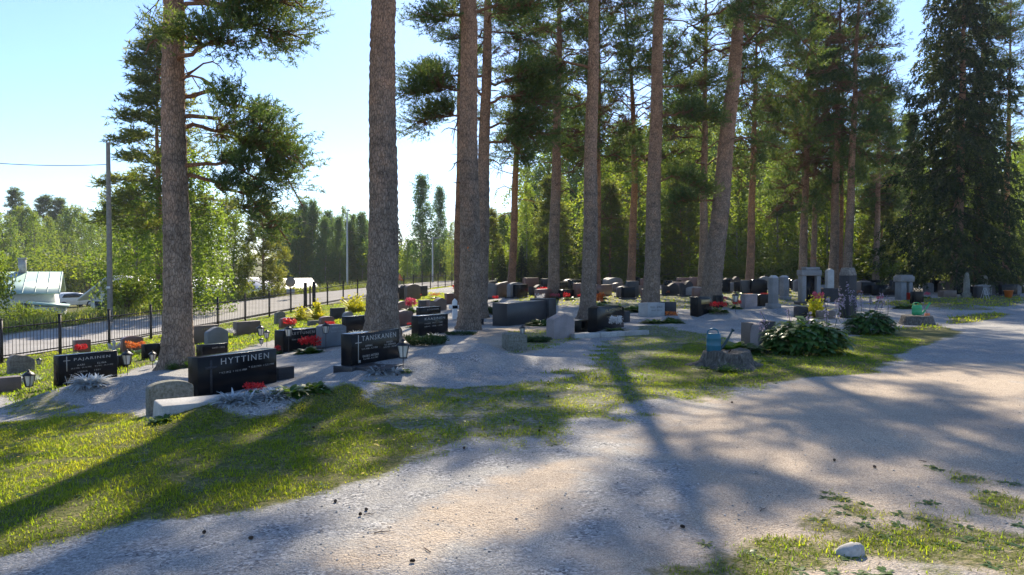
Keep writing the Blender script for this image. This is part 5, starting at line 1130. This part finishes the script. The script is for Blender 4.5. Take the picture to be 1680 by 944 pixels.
# ------------------------------------------------------------------ grass
grng = np.random.default_rng(99)
def grow(name, x0, x1, y0, y1, dens, wid, ln, label=None, mat='grass', gamma=1.0, thr=.2, path=None):
    n = int((x1 - x0) * (y1 - y0) * dens); x = grng.uniform(x0, x1, n); y = grng.uniform(y0, y1, n)
    vis = (np.abs(x) < y * .78 + 1.0) & (y > 2.8)
    x, y = x[vis], y[vis]; c = grass_cover(x, y) if path is None else path(x, y)
    clump = fbm(x * 5, y * 5, 21, 3); pr = np.clip((c - thr) / (1 - thr), 0, 1) ** gamma * np.clip((clump - .32) * 5, .06, 1)
    k = grng.random(len(x)) < pr; x, y, c = x[k], y[k], c[k]; clump = clump[k]
    z = ground_z(x, y) - .008; m = len(x); tall = .55 + .9 * fbm(x * 1.7, y * 1.7, 31, 3)
    b = MB(); dry = np.clip(fbm(x * .8, y * .8, 41, 3) * 1.6 - .7 + .25 * (1 - c), 0, 1)
    L = ln * tall * (.5 + .9 * grng.random(m)) * (.55 + .5 * c)
    blades(b, grng, np.stack([x, y, z], -1), grng.random(m) * 6.283, L, wid * (.7 + .6 * grng.random(m)), .7 + .75 * grng.random(m), .4 + 1.0 * grng.random(m), (1, .7, .05), np.clip(grng.random(m) * .55 + dry * .6, 0, 1))
    o = b.build(name, M[mat]); tag(o, label, 'grass', None, 'stuff'); print(name, m); return o
grow('lawn_grass', -9, 2.6, 4.2, 10.5, 6000, .006, .044, 'lush short grass of the lawn along the gravel path at left')
grow('patchy_grass', -1, 9.5, 7, 20, 2200, .009, .048, 'patchy grass spreading between the graves and the sunny path')
grow('path_edge_grass', .8, 5.2, 3.2, 6.4, 5200, .0055, .045, 'thin patchy grass at the bottom right corner')
grow('cemetery_lawn', -16, 2, 10.5, 40, 700, .018, .07, 'yellow-green lawn between the headstones and the fence')
grow('far_lawn', -8, 34, 20, 62, 110, .04, .10, 'scattered grass among the far graves')
grow('verge_grass', -40, 2, 16, 95, 70, .05, .55, 'tall unmown grass on the verge across the road', 'meadow', 1, .2, lambda x, y: sst(6.4, 7.4, df(x, y)) * sst(34, 22, df(x, y)))
# loose stones and needle litter on the gravel
pm = MB(); n = 5200; y = 3.4 + 8 * grng.random(n) ** 1.6; x = grng.uniform(-1, 1, n) * y * .75; c = grass_cover(x, y); k = c < .25; x, y = x[k], y[k]
k = grng.random(len(x)) < np.clip((fbm(x * 1.6, y * 1.6, 71, 3) - .3) * 2.5, .08, 1); x, y = x[k], y[k]; n = len(x)
ico = np.array([[0, 0, 1], [.9, 0, .3], [.28, .85, .3], [-.73, .53, .25], [-.73, -.53, .35], [.28, -.85, .3], [0, 0, -.6]]); fc = np.array([[0, 1, 2], [0, 2, 3], [0, 3, 4], [0, 4, 5], [0, 5, 1], [6, 2, 1], [6, 3, 2], [6, 4, 3], [6, 5, 4], [6, 1, 5]])
r_ = .0035 + .0075 * grng.random(n) ** 3; an = grng.random(n) * 6.28
v = ico[None] * (1 + .35 * (grng.random((n, 7, 3)) - .5)) * r_[:, None, None] * np.array([1.25, .9, .65]); v = np.stack([v[..., 0] * np.cos(an)[:, None] - v[..., 1] * np.sin(an)[:, None] + x[:, None], v[..., 0] * np.sin(an)[:, None] + v[..., 1] * np.cos(an)[:, None] + y[:, None], v[..., 2] + (ground_z(x, y) + r_ * .25)[:, None]], -1)
pm.add(v.reshape(-1, 3), (fc[None] + np.arange(n)[:, None, None] * 7).reshape(-1, 3), np.repeat(grng.random(n), 7))
pbm, t_, N, L, B = newmat('loose_stones'); a_ = nd(N, 'ShaderNodeAttribute', attribute_name='tint'); L.new(ramp(N, L, a_.outputs['Fac'], [(0, (.17, .165, .16)), (.5, (.33, .32, .31)), (1, (.6, .58, .54))]).outputs[0], B.inputs['Base Color']); B.inputs['Roughness'].default_value = .9
tag(pm.build('loose_gravel', pbm), 'loose grey stones scattered over the gravel', 'gravel', None, 'stuff')
nm_ = MB(); n = 2600; y = 3.4 + 9 * grng.random(n) ** 1.5; x = grng.uniform(-1, 1, n) * y * .75; k = grng.random(n) < np.clip((fbm(x * .9, y * .9, 81, 3) - .38) * 5, .04, 1); x, y = x[k], y[k]; n = len(x)
blades(nm_, grng, np.stack([x, y, ground_z(x, y) + .004], -1), grng.random(n) * 6.28, .03 + .05 * grng.random(n) ** 2, .003, 0.0, .05, (1, 1, .4))
tag(nm_.build('needle_litter', M['cone']), 'brown fallen pine needles and bark crumbs on the gravel', 'litter', None, 'stuff')
for (px, py, L_, az) in [(612, 882, .10, .3), (595, 850, .07, .1), (1524, 760, .06, 2.5), (1250, 842, .09, .8), (705, 912, .08, 2.2)]:
    g2 = gp(px, py); b = MB(); P = np.array([[0, 0, 0], [.4, .03, .004], [.75, -.02, .002], [1, .02, .003]]) * [L_, L_, 1]; b.tube(P, [.004, .0035, .003, .0015], 5); b.tube([P[1], P[1] + [.2 * L_, .25 * L_, .006]], [.0025, .001], 4)
    o = b.build('fallen_twig', M['twig'], loc=(g2.x, g2.y, float(ground_z(g2.x, g2.y)) + .006)); o.rotation_euler = (0, 0, az); tag(o, 'short dark twig lying on the gravel path', 'twig', 'fallen twigs')
# weeds and dandelion-like flowers in the lawn
fm = MB(); n = 900; x = grng.uniform(-6, 3, n); y = grng.uniform(5, 10, n); c = grass_cover(x, y); k = (c > .45) & (fbm(x * .9, y * .9, 55, 2) > .5); x, y = x[k][:150], y[k][:150]
for q in range(len(x)):
    z = float(ground_z(x[q], y[q])) + grng.uniform(.04, .09); a = np.arange(8) * .785; blades(fm, grng, np.repeat([[x[q], y[q], z]], 8, 0), a, .013, .009, .25, .3, (.6, 1, .5))
tag(fm.build('lawn_flowers', M['yellowf']), 'tiny yellow flowers sprinkled through the lawn', 'flowers', None, 'stuff')
wm = MB()
for q in range(420):
    x_, y_ = (grng.uniform(1.0, 4.8), grng.uniform(3.4, 6.0)) if q < 220 else (grng.uniform(-6, 6), grng.uniform(4.6, 11))
    if grass_cover(np.array([x_]), np.array([y_]))[0] < .2: continue
    tuft(wm, grng, (x_, y_, float(ground_z(x_, y_)) + .002), .015, 9, .06, .022, LEAFP, (.1, .5), .5)
tag(wm.build('ground_weeds', M['leaf']), 'low rosette weeds in the thin grass beside the path', 'weeds', None, 'stuff')

# ------------------------------------------------------------------ haze: thin summer air between the near trees and the far wood
hm = bpy.data.materials.new('haze'); hm.use_nodes = True; N = hm.node_tree.nodes; N.remove(N['Principled BSDF'])
pv = N.new('ShaderNodeVolumePrincipled'); pv.inputs['Color'].default_value = (.86, .93, 1, 1); pv.inputs['Density'].default_value = .0003; pv.inputs['Anisotropy'].default_value = .3
hm.node_tree.links.new(pv.outputs[0], N['Material Output'].inputs['Volume'])
b = MB(); zl = float(ZZ.min()) - 1; zt = max(26.0, float(ZZ.max()) + 1); b.box((0, 250, (zl + zt) / 2), (1010, 700, zt - zl)); hb_ = b.build('haze', hm); tag(hb_, 'thin pale summer haze between the graves and the far trees', 'haze', None, 'stuff'); hb_.display_type = 'WIRE'
